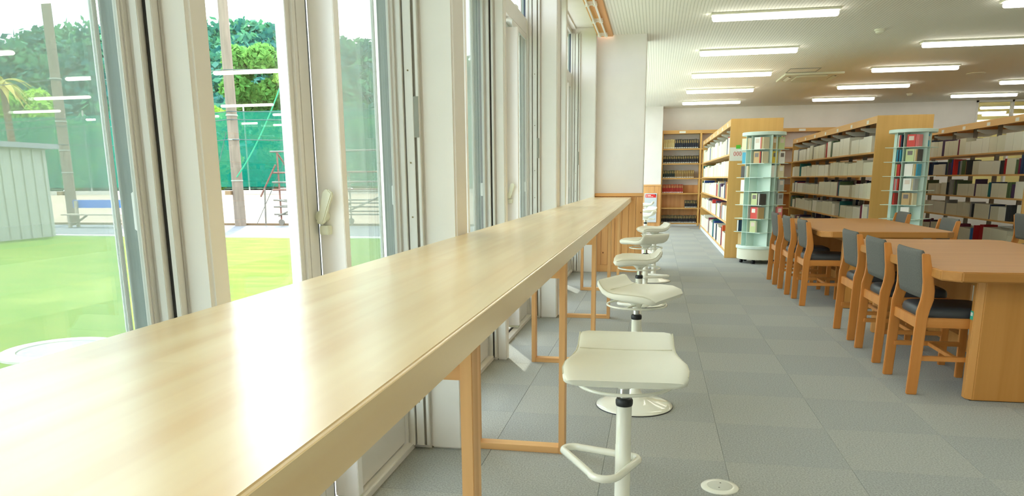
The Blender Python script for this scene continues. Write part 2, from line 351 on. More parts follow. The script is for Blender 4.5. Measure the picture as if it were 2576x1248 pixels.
WN = [0]
def bay(y0, y1, xp, full=True):
    # xp: where the next pier's camera-side face begins
    WN[0] += 1
    w = thing('window_%d' % WN[0], (WX, (y0 + y1) / 2, 0.0), kind='structure')
    yf = y0 + 0.69                               # meeting stiles
    yv = yf + 0.118                              # vent panel
    ZT0, ZT1, ZU = 2.30, 2.42, 2.93
    f = MB()
    f.box(-1.16, -1.015, y0, y1, 0.012, 0.032); f.box(-1.16, -1.05, y0, y1, ZT0, ZT1); f.box(-1.16, -1.05, y0, y1, ZU - .05, ZU)
    f.box(-1.16, -1.06, y0, y0 + .03, .032, ZU - .05)
    f.build('window_frame', M_alu, w, bevel=0.002)
    MB().box(-1.075, -1.06, y0 + .03, y1 - .06, 0.032, 0.036).build('track', M_black, w)
    # jamb: stepped profile that turns its face to the room, plate with screws, black seal
    deep = xp > -0.97
    q = xp
    j = MB().box(q - .014, q - .001, y1 - .022, y1, .02, ZU - .05)
    if deep: j.box(q - .058, q - .024, y1 - .026, y1, .02, ZU - .05)
    e = q - (.062 if deep else .022)
    j.box(e - .020, e - .002, y1 - .034, y1, .02, ZU - .05).box(e - .030, e - .020, y1 - .028, y1, .02, ZU - .05).box(e - .045, e - .030, y1 - .040, y1, .02, ZU - .05).box(e - .052, e - .045, y1 - .032, y1, .02, ZU - .05)
    jo = j.build('jamb', M_alu, w, bevel=0.0015)
    MB().box(q - .022, q - .014, y1 - .0195, y1, .02, ZU - .05).build('seal', M_seal if deep else M_black, jo)
    MB().box(e - .066, e - .052, y1 - .03, y1 - .012, 1.07, 1.15).build('catch', M_white_metal, jo, bevel=.002)
    if deep:
        for z in (0.22, 0.86, 1.02, 1.24, 1.60, 2.0): MB().tube([(q - .042, y1 - .026, z), (q - .042, y1 - .0285, z)], 0.0035, 8).build('screw', M_brass, jo)
        MB().box(q - .024, q - .004, y1 - .024, y1 - .02, 1.34, 1.50).build('strike_plate', M_steel, jo)
    MB().box(e - .105, e - .068, y1 - .014, y1 + .002, .035, ZU - .05).build('shutter_guide', M_alu_dark, w)
    MB().box(e - .068, e - .0525, y1 - .018, y1 + .002, .035, ZU - .05).build('brush_seal', M_navy, w)
    def sash(a, b, x, z0, z1, rail_b, name, pmat=M_glass, st=.032, t=.014):
        s = MB().box(x - t, x + t, a, a + st, z0, z1).box(x - t, x + t, b - st, b, z0, z1)
        s.box(x - t, x + t, a + st, b - st, z0, z0 + rail_b).box(x - t, x + t, a + st, b - st, z1 - .04, z1)
        so = s.build(name, M_alu, w, bevel=0.0015)
        MB().box(x - .0025, x + .0025, a + st, b - st, z0 + rail_b, z1 - .04).build('pane', pmat, so)
        return so
    sash(y0 + .03, yf, -1.115, .037, ZT0, 0.14, 'sash', st=.028)
    # stepped mullion between the sashes
    MB().box(-1.15, -1.092, yf, yf + .022, .035, ZT0).box(-1.15, -1.110, yf + .022, yf + .032, .035, ZT0).box(-1.15, -1.095, yf + .032, yf + .060, .035, ZT0).box(-1.15, -1.115, yf + .060, yf + .068, .035, ZT0).box(-1.15, -1.100, yf + .068, yf + .106, .035, ZT0).build('mullion', M_alu, w, bevel=0.001)
    MB().box(-1.14, -1.103, yf + .106, yf + .1195, .035, ZT0).build('mullion_seal', M_black, w)
    # white vent panel standing into the room, with its handle
    v = MB().box(-1.10, -1.012, yv, yv + .042, 0.055, 2.245).build('vent_panel', M_white_metal, w, bevel=0.002)
    MB().box(-1.095, -1.017, yv + .004, yv + .038, 0.038, 0.055).build('vent_panel_foot', M_drum, v)
    handle(v, yv, 1.055, -1.092)
    # right sash with the insect screen behind it
    sash(yv + .05, y1 - .042, -1.056, .037, ZT0, 0.14, 'sash', st=.008, t=.006)
    sash(yv + .06, y1 - .020, -1.126, .037, ZT0, 0.10, 'screen_sash', M_screen, .012, t=.006)
    for a, b in ((y0 + .03, yf + .06), (yf + .07, y1 - .05)):
        sash(a, b, -1.10, ZT1, ZU - .05, .04, 'transom_sash')
    MB().box(-1.085, -1.06, yv + .2, yv + .30, ZT1 - .01, ZT1 + .025).build('transom_latch', M_white_metal, w)
    return w
bays = [(-1.69, -0.22), (-0.045, 1.39), (1.46, 2.92), (3.095, 4.54), (4.61, 6.055), (6.23, 7.69), (7.76, 9.20)]
for k, (a, b) in enumerate(bays): bay(a, b, -0.945 if k % 2 == 0 else -0.995)
for a, b in ((9.62, 11.0), (11.1, 12.55), (12.65, 14.1), (14.2, 15.65), (15.75, 17.2), (17.3, 18.5)):
    WN[0] += 1
    w = thing('window_%d' % WN[0], (WX, (a + b) / 2, 0.0), kind='structure')
    MB().box(-1.13, -1.02, a, b, .012, .14).box(-1.13, -1.02, a, b, 2.22, 2.32).box(-1.13, -1.02, a, a + .06, .14, 2.93).box(-1.13, -1.02, b - .06, b, .14, 2.93).build('window_frame', M_alu, w)
    MB().box(-1.078, -1.072, a + .06, b - .06, .14, 2.22).build('pane', M_glass, w); MB().box(-1.078, -1.072, a + .06, b - .06, 2.32, 2.93).build('pane', M_glass, w)
for n, y in enumerate((11.0, 12.55, 14.1, 15.65, 17.2)): tag(MB().box(-1.16, -0.945, y, y + .1, 0, 2.95).build('wall_pier_%d' % (n + 10), M_pier), kind='structure')

# ---- boxed-out wall at the counter's end, panelled with planks below
tag(MB().box(-0.752, -0.160, 9.32, 9.85, 0.0, 2.95).build('wall_counter_end', M_wall, bevel=0.004), kind='structure')
pn = thing('trim_2', (-0.45, 9.3, 0), kind='structure')
MB().box(-0.752, -0.150, 9.275, 9.32, 0.952, 0.992).build('cap_rail', M_plankx, pn, bevel=0.003)
MB().box(-0.752, -0.153, 9.288, 9.32, 0.0, 0.09).build('base_rail', M_plankx, pn, bevel=0.002)
rng = random.Random(4)
xs = np.linspace(-0.752, -0.153, 8)
for k in range(7):
    d = rng.uniform(0, .003)
    p = MB().box(xs[k] + .001, xs[k + 1] - .001, 9.297 - d, 9.32, 0.09, 0.952).build('plank', M_plank, pn, bevel=0.003)
    for _ in range(rng.choice([0, 1, 1])):
        kx, kz, kr = rng.uniform(xs[k] + .02, xs[k + 1] - .02), rng.uniform(.2, .85), rng.uniform(.007, .011)
        MB().prism([(kx + kr * math.cos(t), kz + 1.3 * kr * math.sin(t)) for t in np.linspace(0, 2 * PI, 11)[:-1]], 'Y', 9.2955 - d, 9.30).build('knot', M_knot, p)
# ---- far corner pier with wainscot
tag(MB().box(-1.16, 0.118, 18.5, YF, 0.0, ZC + .05).build('wall_corner', M_wall, bevel=0.004), kind='structure')
pn = thing('trim_3', (-0.4, 18.48, 0), kind='structure')
MB().box(-1.10, 0.125, 18.465, 18.5, 0.985, 1.02).build('cap_rail', M_plankx, pn, bevel=0.003)
xs = np.linspace(-1.10, 0.122, 9)
for k in range(8): MB().box(xs[k] + .001, xs[k + 1] - .001, 18.48, 18.5, 0.0, 0.985).build('plank', M_plank, pn, bevel=0.003)

# ================================================================== COUNTER
CT, CB = 0.943, 0.884
ctr = thing('window_counter', (-0.55, 3.9, 0), label='long light wood counter running along the windows', cat='counter')
MB().box(-0.802, -0.293, -1.6, 9.285, CB, CT).build('worktop', M_counter, ctr, bevel=0.004, seg=3)
for k, y in enumerate((-0.2, 1.372, 2.945, 4.518, 6.091, 7.662)):
    MB().box(-0.380, -0.354, y, y + .065, 0, CB).build('leg', M_frame, ctr, bevel=0.0015)
    MB().box(-0.762, -0.736, y, y + .065, 0, CB).build('leg', M_frame, ctr, bevel=0.0015)
    MB().box(-0.736, -0.380, y + .003, y + .062, 0.0, 0.028).build('floor_bar', M_framex, ctr, bevel=0.0015)
    MB().box(-0.736, -0.380, y + .012, y + .04, 0.766, CB).build('apron', M_framex, ctr, bevel=0.0015)

# ================================================================== STOOLS
def seat_mesh(parent):
    # centre line from front edge (y<0) to the upturned back lip (y>0); cross-sections are flat rounded slabs
    st = [(-0.172, -0.026, .30, .014), (-0.170, -0.020, .345, .046), (-0.160, -0.010, .366, .062), (-0.12, 0.0, .376, .068), (-0.06, 0.002, .372, .068), (0.0, 0.0, .352, .066),
          (0.05, 0.0, .336, .058), (0.085, 0.005, .322, .056), (0.112, 0.018, .314, .052), (0.130, 0.038, .310, .046), (0.141, 0.056, .306, .038), (0.146, 0.067, .292, .024), (0.148, 0.071, .25, .008)]
    rings = []
    n = 28
    for i, (y, z, w, t) in enumerate(st):
        a = st[max(i - 1, 0)]; b = st[min(i + 1, len(st) - 1)]
        if i == 0: ty, tz = 1.0, 0.35
        elif i == len(st) - 1: ty, tz = 0.35, 1.0
        else: ty, tz = b[0] - a[0], b[1] - a[1]
        l = math.hypot(ty, tz); ny, nz = -tz / l, ty / l
        r = []
        for k in range(n):
            c, s_ = math.cos(2 * PI * k / n), math.sin(2 * PI * k / n)
            u = math.copysign(abs(c) ** 0.42, c) * w / 2; v = math.copysign(abs(s_) ** 0.62, s_) * t / 2
            # dished top: the middle sits a little lower than the sides
            if v > 0: v -= 0.006 * (1 - (2 * u / w) ** 2)
            r.append((u, y + ny * v, z + nz * v))
        rings.append(r)
    so = MB().ring(rings).build('seat', M_leather, parent, smooth=60)
    # piping along both sides and a seam below the lip
    for sgn in (-1, 1):
        MB().tube([(sgn * (w / 2 - .002), y, z + .012) for y, z, w, t in st[2:11]], 0.0028, 6).build('piping', M_seam, so, smooth=60)
    MB().tube([(u, 0.073, 0.0295 - .004 * (1 - (u / .15) ** 2)) for u in np.linspace(-.148, .148, 9)], 0.0016, 6).build('seam', M_seam, so, smooth=60)
    return so
def make_stool():
    r = thing('bar_stool', local=True)
    zs = 0.600
    hold = thing('tmp', local=True)
    so = seat_mesh(r); so.location = (0, 0, zs)
    MB().lathe([(.055, zs - .03), (.05, zs - .045), (.028, zs - .062), (.022, zs - .075), (.022, zs - .08)], 20).build('seat_hub', M_lacquer, r, smooth=40)
    # thin release ring under the seat, carried by two flat arms
    MB().tube([(.15 * math.cos(a), .15 * math.sin(a), zs - .062) for a in np.linspace(0, 2 * PI, 41)[:-1]], 0.0055, 8, closed=True).build('release_ring', M_lacquer, r, smooth=60)
    MB().box(-.15, .15, -.008, .008, zs - .066, zs - .060).build('ring_arm', M_lacquer, r)
    MB().lathe([(.0155, .40), (.0155, zs - .06)], 18).build('gas_lift', M_chrome, r, smooth=40)
    MB().lathe([(.026, .462), (.0275, .468), (.0275, .480), (.024, .486), (.016, .488)], 20).build('collar', M_rubber, r, smooth=40)
    MB().lathe([(.0255, .03), (.0255, .33), (.0245, .332), (.0245, .465)], 24).build('column', M_lacquer, r, smooth=40)
    # footrest loop: a rounded triangle of tube in front of the column
    pts = []
    for cx, cy, a0, a1, rr in ((-.165, .085, 0.30 * PI, 1.05 * PI, .035), (-.055, -.10, 1.05 * PI, 1.85 * PI, .045), (.02, .03, -0.15 * PI, 0.3 * PI, .03)):
        for a in np.linspace(a0, a1, 9): pts.append((cx + rr * math.cos(a), cy + rr * math.sin(a), .268))
    MB().tube(pts, 0.0125, 10, closed=True).build('footrest', M_lacquer, r, smooth=60)
    prof = [(.196, .0), (.198, .004), (.196, .008), (.17, .016), (.12, .028), (.075, .042), (.045, .06), (.032, .082), (.0275, .11), (.026, .13)]
    MB().lathe(prof, 48).build('base', M_lacquer, r, smooth=50)
    MB().lathe([(.1985, .0), (.2, .0025), (.1985, .005)], 48).build('base_rim', M_rubber, r, smooth=50)
    bpy.data.objects.remove(hold)
    return r
stool = make_stool()
stools = [(-.078, 2.235, 2, 'white leather bar stool nearest the camera, squared to the counter'),
          (-.078, 3.70, 66, 'white bar stool turned sideways, second from the camera along the counter'),
          (-.10, 5.27, -88, 'white bar stool with its lip to the aisle, third from the camera'),
          (-.075, 6.86, -140, 'white bar stool showing the back of its lip, fourth from the camera'),
          (-.0, 8.50, -78, 'white bar stool beside the plank panel, fifth from the camera'),
          (-.15, 11.8, -100, 'white bar stool half hidden behind the boxed-out wall, nearer one'),
          (-.17, 13.4, -60, 'white bar stool half hidden behind the boxed-out wall, middle one'),
          (-.19, 16.6, -95, 'white bar stool half hidden in front of the grey notice board')]
for i, (x, y, a, lab) in enumerate(stools):
    o = stool if i == 0 else copy_tree(stool)
    o.location = (x, y, 0); o.rotation_euler = (0, 0, math.radians(a)); tag(o, lab, 'stool', 'white bar stools along the window')

# ================================================================== TABLES AND CHAIRS
def table(x0, x1, y0, y1, lab, sticker=False):
    t = thing('reading_table', ((x0 + x1) / 2, (y0 + y1) / 2, 0), label=lab, cat='table', group='wooden reading tables')
    c = 0.075; zt = 0.70
    oct_ = [(x0 + c, y0), (x1 - c, y0), (x1, y0 + c), (x1, y1 - c), (x1 - c, y1), (x0 + c, y1), (x0, y1 - c), (x0, y0 + c)]
    MB().prism(oct_, 'Z', zt - .052, zt).build('tabletop', M_table, t, bevel=0.006, seg=3)
    ins = 0.13
    for ya in (y0 + ins, y1 - ins - .10):
        l = MB().prism([(x0 + .21 + a, b) for a, b in ((0.03, 0), (0.0, 0.03), (0, .07), (.03, .10), (x1 - x0 - .45, .10), (x1 - x0 - .42, .07), (x1 - x0 - .42, .03), (x1 - x0 - .45, 0))], 'Z', 0.004, zt - .052)
        l.v = [(x, y + ya, z) for x, y, z in l.v]
        l.build('leg_panel', M_tableleg, t, bevel=0.004)
        MB().box(x0 + .23, x1 - .23, ya + .01, ya + .09, 0, .004).build('foot_pad', M_black, t)
    MB().box((x0 + x1) / 2 - .02, (x0 + x1) / 2 + .02, y0 + ins + .10, y1 - ins - .10, .50, zt - .052).build('beam', M_tableleg, t)
    MB().box((x0 + x1) / 2 - .03, (x0 + x1) / 2 + .03, y0 + ins + .10, y1 - ins - .10, .08, .16).build('stretcher', M_tableleg, t)
    if sticker:
        s = MB().box(x0 + .207, x0 + .2105, y0 + ins + .035, y0 + ins + .065, .43, .475).build('sticker', mat('sticker_green', rgb(60, 180, 150), .5), t)
        MB().box(x0 + .2062, x0 + .2072, y0 + ins + .038, y0 + ins + .062, .45, .468).build('sticker_print', M_paper, s)
    return t
table(1.44, 2.53, 3.94, 6.03, 'wooden reading table nearest the camera, at the right edge', True)
table(1.45, 2.53, 6.78, 9.02, 'wooden reading table farther back, between the revolving racks')

def make_chair():
    r = thing('reading_chair', local=True)
    prof = [(-.022, 0), (.030, 0), (.046, .43), (.052, .47), (.066, .525), (.066, .575), (.058, .62), (.024, .770), (-.012, .770), (.006, .62), (.008, .565), (.003, .52), (-.010, .46)]
    for y in (-.2225, .1975): MB().prism(prof, 'Y', y, y + .025).build('rear_post', M_chair, r, bevel=0.004, seg=2)
    for y in (-.2125, .1875): MB().box(.37, .41, y, y + .025, 0, .37).build('front_leg', M_chair, r, bevel=0.003)
    for y in (-.2145, .1895): MB().box(.035, .41, y, y + .025, .372, .425).build('side_rail', M_chairx, r, bevel=0.003)
    for y in (-.2105, .1855): MB().box(.02, .39, y, y + .025, .188, .214).build('side_stretcher', M_chairx, r, bevel=0.002)
    MB().box(.005, .030, -.1975, .1975, .362, .42).build('back_rail', M_chair, r, bevel=0.003)
    MB().box(.385, .405, -.19, .19, .372, .42).build('front_rail', M_chair, r, bevel=0.003)
    MB().box(.20, .225, -.186, .186, .19, .212).build('cross_stretcher', M_chair, r, bevel=0.002)
    # upholstered seat, domed
    rings = []
    for z, s in ((.415, .97), (.425, 1.0), (.445, 1.0), (.462, .97), (.472, .90), (.476, .7)):
        rr = []
        for k in range(28):
            a = 2 * PI * k / 28; cx, cy = math.cos(a), math.sin(a)
            rr.append((.215 + .195 * s * math.copysign(abs(cx) ** .35, cx), .185 * s * math.copysign(abs(cy) ** .35, cy), z))
        rings.append(rr)
    MB().ring(rings).build('seat', M_vinyl, r, smooth=50)
    # curved upholstered back pad between the posts
    rings = []
    for z, dx, t in ((.525, .030, .006), (.53, .029, .024), (.56, .027, .038), (.62, .020, .042), (.70, .008, .042), (.755, .000, .040), (.775, -.003, .030), (.785, -.004, .010)):
        rr = []
        for k in range(24):
            a = 2 * PI * k / 24; cx, cy = math.cos(a), math.sin(a)
            yy = .196 * math.copysign(abs(cy) ** .3, cy)
            rr.append((dx - .012 * (1 - (yy / .2) ** 2) + t / 2 * math.copysign(abs(cx) ** .5, cx) - .0, yy, z))
        rings.append(rr)
    MB().ring(rings).build('backrest', M_fabric, r, smooth=50)
    return r
chair = make_chair()
G = 'grey-backed wooden chairs at the reading tables'
chairs = [(1.402, 4.365, 0, 'grey-backed wooden chair nearest the camera at the front table'), (1.415, 5.070, 0, 'grey-backed wooden chair in the middle of the front table'),
          (1.425, 5.745, 0, 'grey-backed wooden chair at the far end of the front table'), (1.36, 7.215, 0, 'grey-backed wooden chair on the aisle side of the back table, nearest'),
          (1.335, 7.885, 0, 'grey-backed wooden chair on the aisle side of the back table, middle'), (1.325, 8.60, 0, 'grey-backed wooden chair on the aisle side of the back table, by the rack'),
          (2.70, 7.45, 180, 'grey-backed chair across the back table, in front of dark shelves'), (2.70, 8.76, 180, 'grey-backed chair across the back table, in front of right revolving rack'),
          (3.70, 8.30, 0, 'grey-backed chair cut off at the right picture edge')]
for i, (x, y, a, lab) in enumerate(chairs):
    o = chair if i == 0 else copy_tree(chair)
    o.location = (x, y, 0); o.rotation_euler = (0, 0, math.radians(a)); tag(o, lab, 'chair', G)

# ================================================================== BOOKS AND BOXES
BM = {}
def book_mesh(col, row=False):
    # unit book: spine towards -x, x 0..1 deep, y 0..1 thick, z 0..1 tall
    if col in BM: return BM[col]
    m = mat('cover_%d_%d_%d' % col, rgb(*col), 0.45)
    mb = MB(); e = .05
    mb.box(0.0, 1, 0, .09, 0, 1).box(0.0, 1, .91, 1, 0, 1)
    mb.ring([[(0.04, .09, z), (0.0, .25, z), (-.02, .5, z), (0.0, .75, z), (0.04, .91, z), (.07, .91, z), (.07, .09, z)] for z in (0, 1)])
    mb.box(.07, .97, .09, .91, .02, .98, 1)
    o = mb.build('book', [m, M_paper]); me = o.data; me.transform(Matrix.Translation(o.location)); bpy.data.objects.remove(o)
    BM[col] = me; return me
XM = {}
def box_mesh(k):
    if k in XM: return XM[k]
    mb = MB(); t = .03
    mb.box(0, .02, 0, 1, 0, 1).box(.98, 1, 0, 1, 0, 1).box(.02, .98, 0, t, 0, 1).box(.02, .98, 1 - t, 1, 0, 1).box(.02, .98, t, 1 - t, 0, .02)
    o = mb.build('magazine_box', M_boxes[k]); me = o.data; me.transform(Matrix.Translation(o.location)); bpy.data.objects.remove(o)
    XM[k] = me; return me
slab_me = {}
def spine_label_mesh():
    if 'l' not in slab_me:
        o = MB().box(-.03, -.005, .15, .85, .04, .15).build('l', M_paper); o.data.transform(Matrix.Translation(o.location)); slab_me['l'] = o.data; bpy.data.objects.remove(o)
        mg = mat('gilt', rgb(196, 168, 96), .4)
        o = MB().box(-.03, -.005, .3, .7, .60, .88).box(-.03, -.005, .2, .8, .93, .95).build('g', mg); o.data.transform(Matrix.Translation(o.location)); slab_me['g'] = o.data; bpy.data.objects.remove(o)
    return slab_me['l'], slab_me['g']
def put(me, name, loc, scale, rz, label, cat, group):
    o = bpy.data.objects.new(name, me); COL.objects.link(o); o.location = loc; o.scale = scale; o.rotation_euler = (0, 0, rz)
    return tag(o, label, cat, group)
CN = {(168, 30, 36): 'red', (206, 52, 48): 'bright red', (34, 66, 132): 'blue', (58, 116, 176): 'light blue', (44, 62, 96): 'navy', (36, 112, 108): 'teal', (214, 196, 150): 'tan',
      (188, 140, 96): 'brown', (120, 36, 62): 'maroon', (232, 228, 214): 'white', (224, 96, 40): 'orange', (54, 58, 60): 'black', (92, 112, 74): 'olive', (150, 150, 146): 'grey',
      (84, 62, 92): 'purple', (222, 206, 120): 'yellow'}
PAL = list(CN)
def row_fill(rng, xf, depth, ya, yb, z, hmax, plan, shelf, where, flip=False):
    """plan: list of (kind, share) along Y from the near end"""
    y = ya
    d = depth
    def bayname(yy): return BAYN[min(6, int((yy - 11.2) / .91))]
    while y < yb - .03:
        r = rng.random(); near = (y - ya) / (yb - ya)
        kind = plan(rng, near)
        if kind == 'box':
            k = rng.randint(1, 3); w = rng.uniform(.19, .27); hh = hmax * rng.uniform(.56, .74); mk = rng.randint(0, 2)
            for _ in range(k):
                if y + w > yb: break
                put(box_mesh(mk), 'magazine_box', (xf + rng.uniform(0, .008), y + .002, z), (.24, w - .004, hh + rng.uniform(-.006, .006)), 0,
                    'cream magazine box on the %s, %s, of the %s' % (where, bayname(y), shelf), 'box', 'cream boxes on the %s of the %s' % (where, shelf))
                y += w
        elif kind == 'gap':
            y += rng.uniform(.06, .2)
        else:
            k = rng.randint(1, 3); c = rng.choice(PAL if kind == 'book' else [(54, 58, 60), (44, 62, 96), (84, 62, 92), (92, 112, 74), (120, 36, 62)]); w = rng.uniform(.03, .06); hh = hmax * rng.uniform(.62, .86)
            for _ in range(k):
                if y + w > yb: break
                put(book_mesh(c), 'book', (xf + rng.uniform(0.003, .02), y + .001, z), (rng.uniform(.16, .22), w - .002, hh), 0,
                    '%s book on the %s, %s, of the %s' % (CN[c], where, bayname(y), shelf), 'book', '%s books on the %s of the %s' % (CN[c], where, shelf))
                y += w
BAYN = ['nearest bay', 'second bay', 'third bay', 'fourth bay', 'fifth bay', 'sixth bay', 'farthest bay']
ROWN = ['top shelf', 'second shelf', 'third shelf', 'fourth shelf', 'bottom shelf']
ROWZ = [1.512, 1.190, .855, .525, .105]
TOPZ = [1.88, 1.50, 1.165, .83, .50]
def bookcase(x0, y0, y1, nb, lab, short, seed, plan, sign=False, yfill=None, back=True):
    x1 = x0 + .72; zt = 2.0
    c = thing('bookcase', ((x0 + x1) / 2, (y0 + y1) / 2, 0), label=lab, cat='bookcase', group='double-sided bookcases')
    MB().box(x0, x1, y0, y0 + .03, 0, zt).build('end_panel', M_shelfz, c, bevel=0.003)
    MB().box(x0, x1, y1 - .03, y1, 0, zt).build('end_panel', M_shelfz, c, bevel=0.003)
    MB().box(x0 + .01, x1 - .01, y0 + .03, y1 - .03, zt - .02, zt).build('top_board', M_shelfy, c)
    for xa, xb in ((x0, x0 + .02), (x1 - .02, x1)):
        fa = MB().box(xa, xb, y0 + .03, y1 - .03, zt - .10, zt - .02).build('fascia', M_shelfy, c)
        if xa == x0:
            for k in range(nb):
                yy = y0 + .03 + (y1 - y0 - .06) * (k + .42) / nb
                MB().box(xa - .0015, xa, yy, yy + .11, zt - .085, zt - .035).build('shelf_label', M_paper, fa)
        MB().box(xa + .02 if xa == x0 else xa - .015, xb + .015 if xa == x0 else xb - .02, y0 + .03, y1 - .03, 0.0, .07).build('kick_plate', M_kick, c)
        for z in ROWZ: 
            if xa == x0: MB().box(x0 + .004, x0 + .30, y0 + .03, y1 - .03, z - .025, z).build('shelf_board', M_shelfy, c, bevel=0.002)
            else: MB().box(x1 - .30, x1 - .004, y0 + .03, y1 - .03, z - .025, z).build('shelf_board', M_shelfy, c, bevel=0.002)
    for k in range(nb + 1):
        yy = min(max(y0 + .05, y0 + .03 + (y1 - y0 - .06) * k / nb), y1 - .05)
        MB().box((x0 + x1) / 2 - .03, (x0 + x1) / 2 + .03, yy - .016, yy + .016, 0, zt - .02).build('steel_post', M_steel, c)
        for s in (-1, 1):
            xm = (x0 + x1) / 2
            MB().prism([(xm + s * .03, zt - .115), (xm + s * .33, zt - .115), (xm + s * .33, zt - .14), (xm + s * .20, zt - .185), (xm + s * .03, zt - .185)], 'Y', yy - .004, yy + .004).build('bracket', M_bracket, c)
    rng = random.Random(seed)
    if sign:
        s = MB().box(x0 + .004, x0 + .36, y0 - .003, y0, 1.409, 1.60).build('class_sign', M_paper, c)
        MB().box(x0 + .088, x0 + .152, y0 - .005, y0 - .003, 1.581, 1.632).build('green_tape', M_green, s)
        for k in range(3):
            cx, cz = x0 + .075 + k * .0385, 1.509
            ring = [[(cx + a * math.cos(t), y0 - .0042, cz + b * math.sin(t)) for t in np.linspace(0, 2 * PI, 25)[:-1]] for a, b in ((.0165, .030), (.0095, .024))]
            ring2 = [[(p[0], y0 - .003, p[2]) for p in r] for r in ring]
            MB().ring([ring2[0], ring[0], ring[1], ring2[1]], cap=False).build('numeral', M_rednum, s)
    for r in range(5):
        row_fill(rng, x0 + .015, .24, y0 + .06, (yfill or y1) - .06, ROWZ[r], TOPZ[r] - ROWZ[r], plan[r], short, ROWN[r])
    if back:
        for r in range(5):
            y = y0 + .1
            while y < (yfill or y1) - .5:
                w = rng.uniform(.18, .36); cc = rng.choice([(54, 58, 60), (44, 62, 96), (84, 62, 92), (120, 36, 62), (188, 140, 96), (150, 150, 146)])
                put(book_mesh(cc), 'book', (x1 - .03, y + w, ROWZ[r]), (.2, w, (TOPZ[r] - ROWZ[r]) * rng.uniform(.6, .95)), PI, 'thick %s volume on the rear %s, %s, of the %s' % (CN[cc], ROWN[r], BAYN[min(6, int((y - 11.2) / .91))], short), 'book', 'volumes on the rear side of the %s' % short)
                y += w + rng.choice([0, .1, .3, .5])
    return c
def p_near(rng, t):                              # coloured books at the near end, boxes beyond
    if t < .13: return rng.choice(['book', 'book', 'book', 'box'])
    return rng.choices(['box', 'book', 'gap'], [6, 1.6, .5])[0]
def p_low(rng, t):
    if t < .3: return rng.choice(['book', 'book', 'box', 'gap'])
    return rng.choices(['box', 'book', 'gap'], [5, 2, .6])[0]
def p_mid(rng, t): return rng.choices(['box', 'book', 'dark', 'gap'], [6, 1.0, 1.2, .8])[0]
def p_dark(rng, t): return rng.choices(['box', 'book', 'dark', 'gap'], [3.4, 1.6, 2.4, 1.2])[0]
bookcase(1.03, 11.17, 17.6, 7, 'long wooden bookcase with the 000 sign on its end', 'bookcase with the 000 sign', 11, [p_near, p_near, p_low, p_low, p_low], sign=True, back=False)
bookcase(2.985, 11.17, 17.6, 7, 'long wooden bookcase in the middle, behind the back table', 'middle bookcase', 23, [p_mid, p_mid, p_mid, p_mid, p_dark], back=True, yfill=17.6)
bookcase(4.93, 11.17, 17.6, 7, 'long wooden bookcase at the right, cut off by the picture edge', 'right-hand bookcase', 37, [p_dark, p_dark, p_dark, p_dark, p_dark], back=False, yfill=15.2)

# ---- wall bookcases along the far wall
FZ = [.065, .442, .804, 1.173, 1.529, 1.883]
FN = ['bottom shelf', 'fifth shelf down', 'fourth shelf down', 'third shelf down', 'second shelf down', 'top shelf']
FX0, FW, FY0 = 0.125, 0.925, 18.78
def wall_case(k):
    x0 = FX0 + k * FW; x1 = x0 + FW
    lab = ['wall bookcase of dark bound volumes in the far left corner', 'wall bookcase on the far wall, second from the left corner', 'wall bookcase on the far wall, third from the left corner',
           'wall bookcase on the far wall, fourth from the left corner', 'wall bookcase on the far wall, fifth from the left corner'][k]
    c = thing('wall_bookcase', ((x0 + x1) / 2, (FY0 + YF) / 2, 0), label=lab, cat='bookcase', group='wall bookcases on the far wall')
    for x in (x0, x1 - .022): MB().box(x, x + .022, FY0, YF - .01, 0, 2.32).build('side_panel', M_shelfz, c)
    t = MB().box(x0, x1, FY0 - .01, YF - .01, 2.24, 2.32).build('top_fascia', M_shelfx, c)
    MB().box(x0 + .40, x0 + .55, FY0 - .0125, FY0 - .01, 2.25, 2.30).build('shelf_label', M_paper, t)
    for z in FZ: MB().box(x0 + .022, x1 - .022, FY0 + .005, YF - .01, z - .028, z).build('shelf_board', M_shelfx, c)
    MB().box(x0, x1, FY0 + .02, FY0 + .035, 0, .037).build('kick_plate', M_kick, c)
    MB().box(x0 + .022, x1 - .022, YF - .022, YF - .01, .05, 1.0).build('back_board', M_plank, c)
    return x0, x1
BLK, RED2, GRN, BRN, CRM, NVY = (40, 36, 40), (176, 44, 34), (40, 52, 46), (150, 118, 70), (214, 196, 140), (32, 38, 56)
NAME2 = {BLK: 'black', RED2: 'red', GRN: 'dark green', BRN: 'brown', CRM: 'cream', NVY: 'navy'}
def volumes(x0, z, specs, where, hgt, sh):
    x = x0
    lm, gm = spine_label_mesh()
    for col, n, w in specs:
        if col is None: x += w; continue
        for _ in range(n):
            h = hgt + random.Random(int(x * 999)).uniform(-.006, .006)
            o = put(book_mesh(col), 'bound_volume', (x + w, FY0 + .03, z), (.19, w - .003, h), PI / 2, '%s bound volume on the %s of %s' % (NAME2[col], where, sh), 'book', '%s volumes on the %s of %s' % (NAME2[col], where, sh))
            for me, nm in ((lm, 'spine_label'), (gm, 'gilt_title')):
                q = bpy.data.objects.new(nm, me); COL.objects.link(q); q.parent = o
            x += w
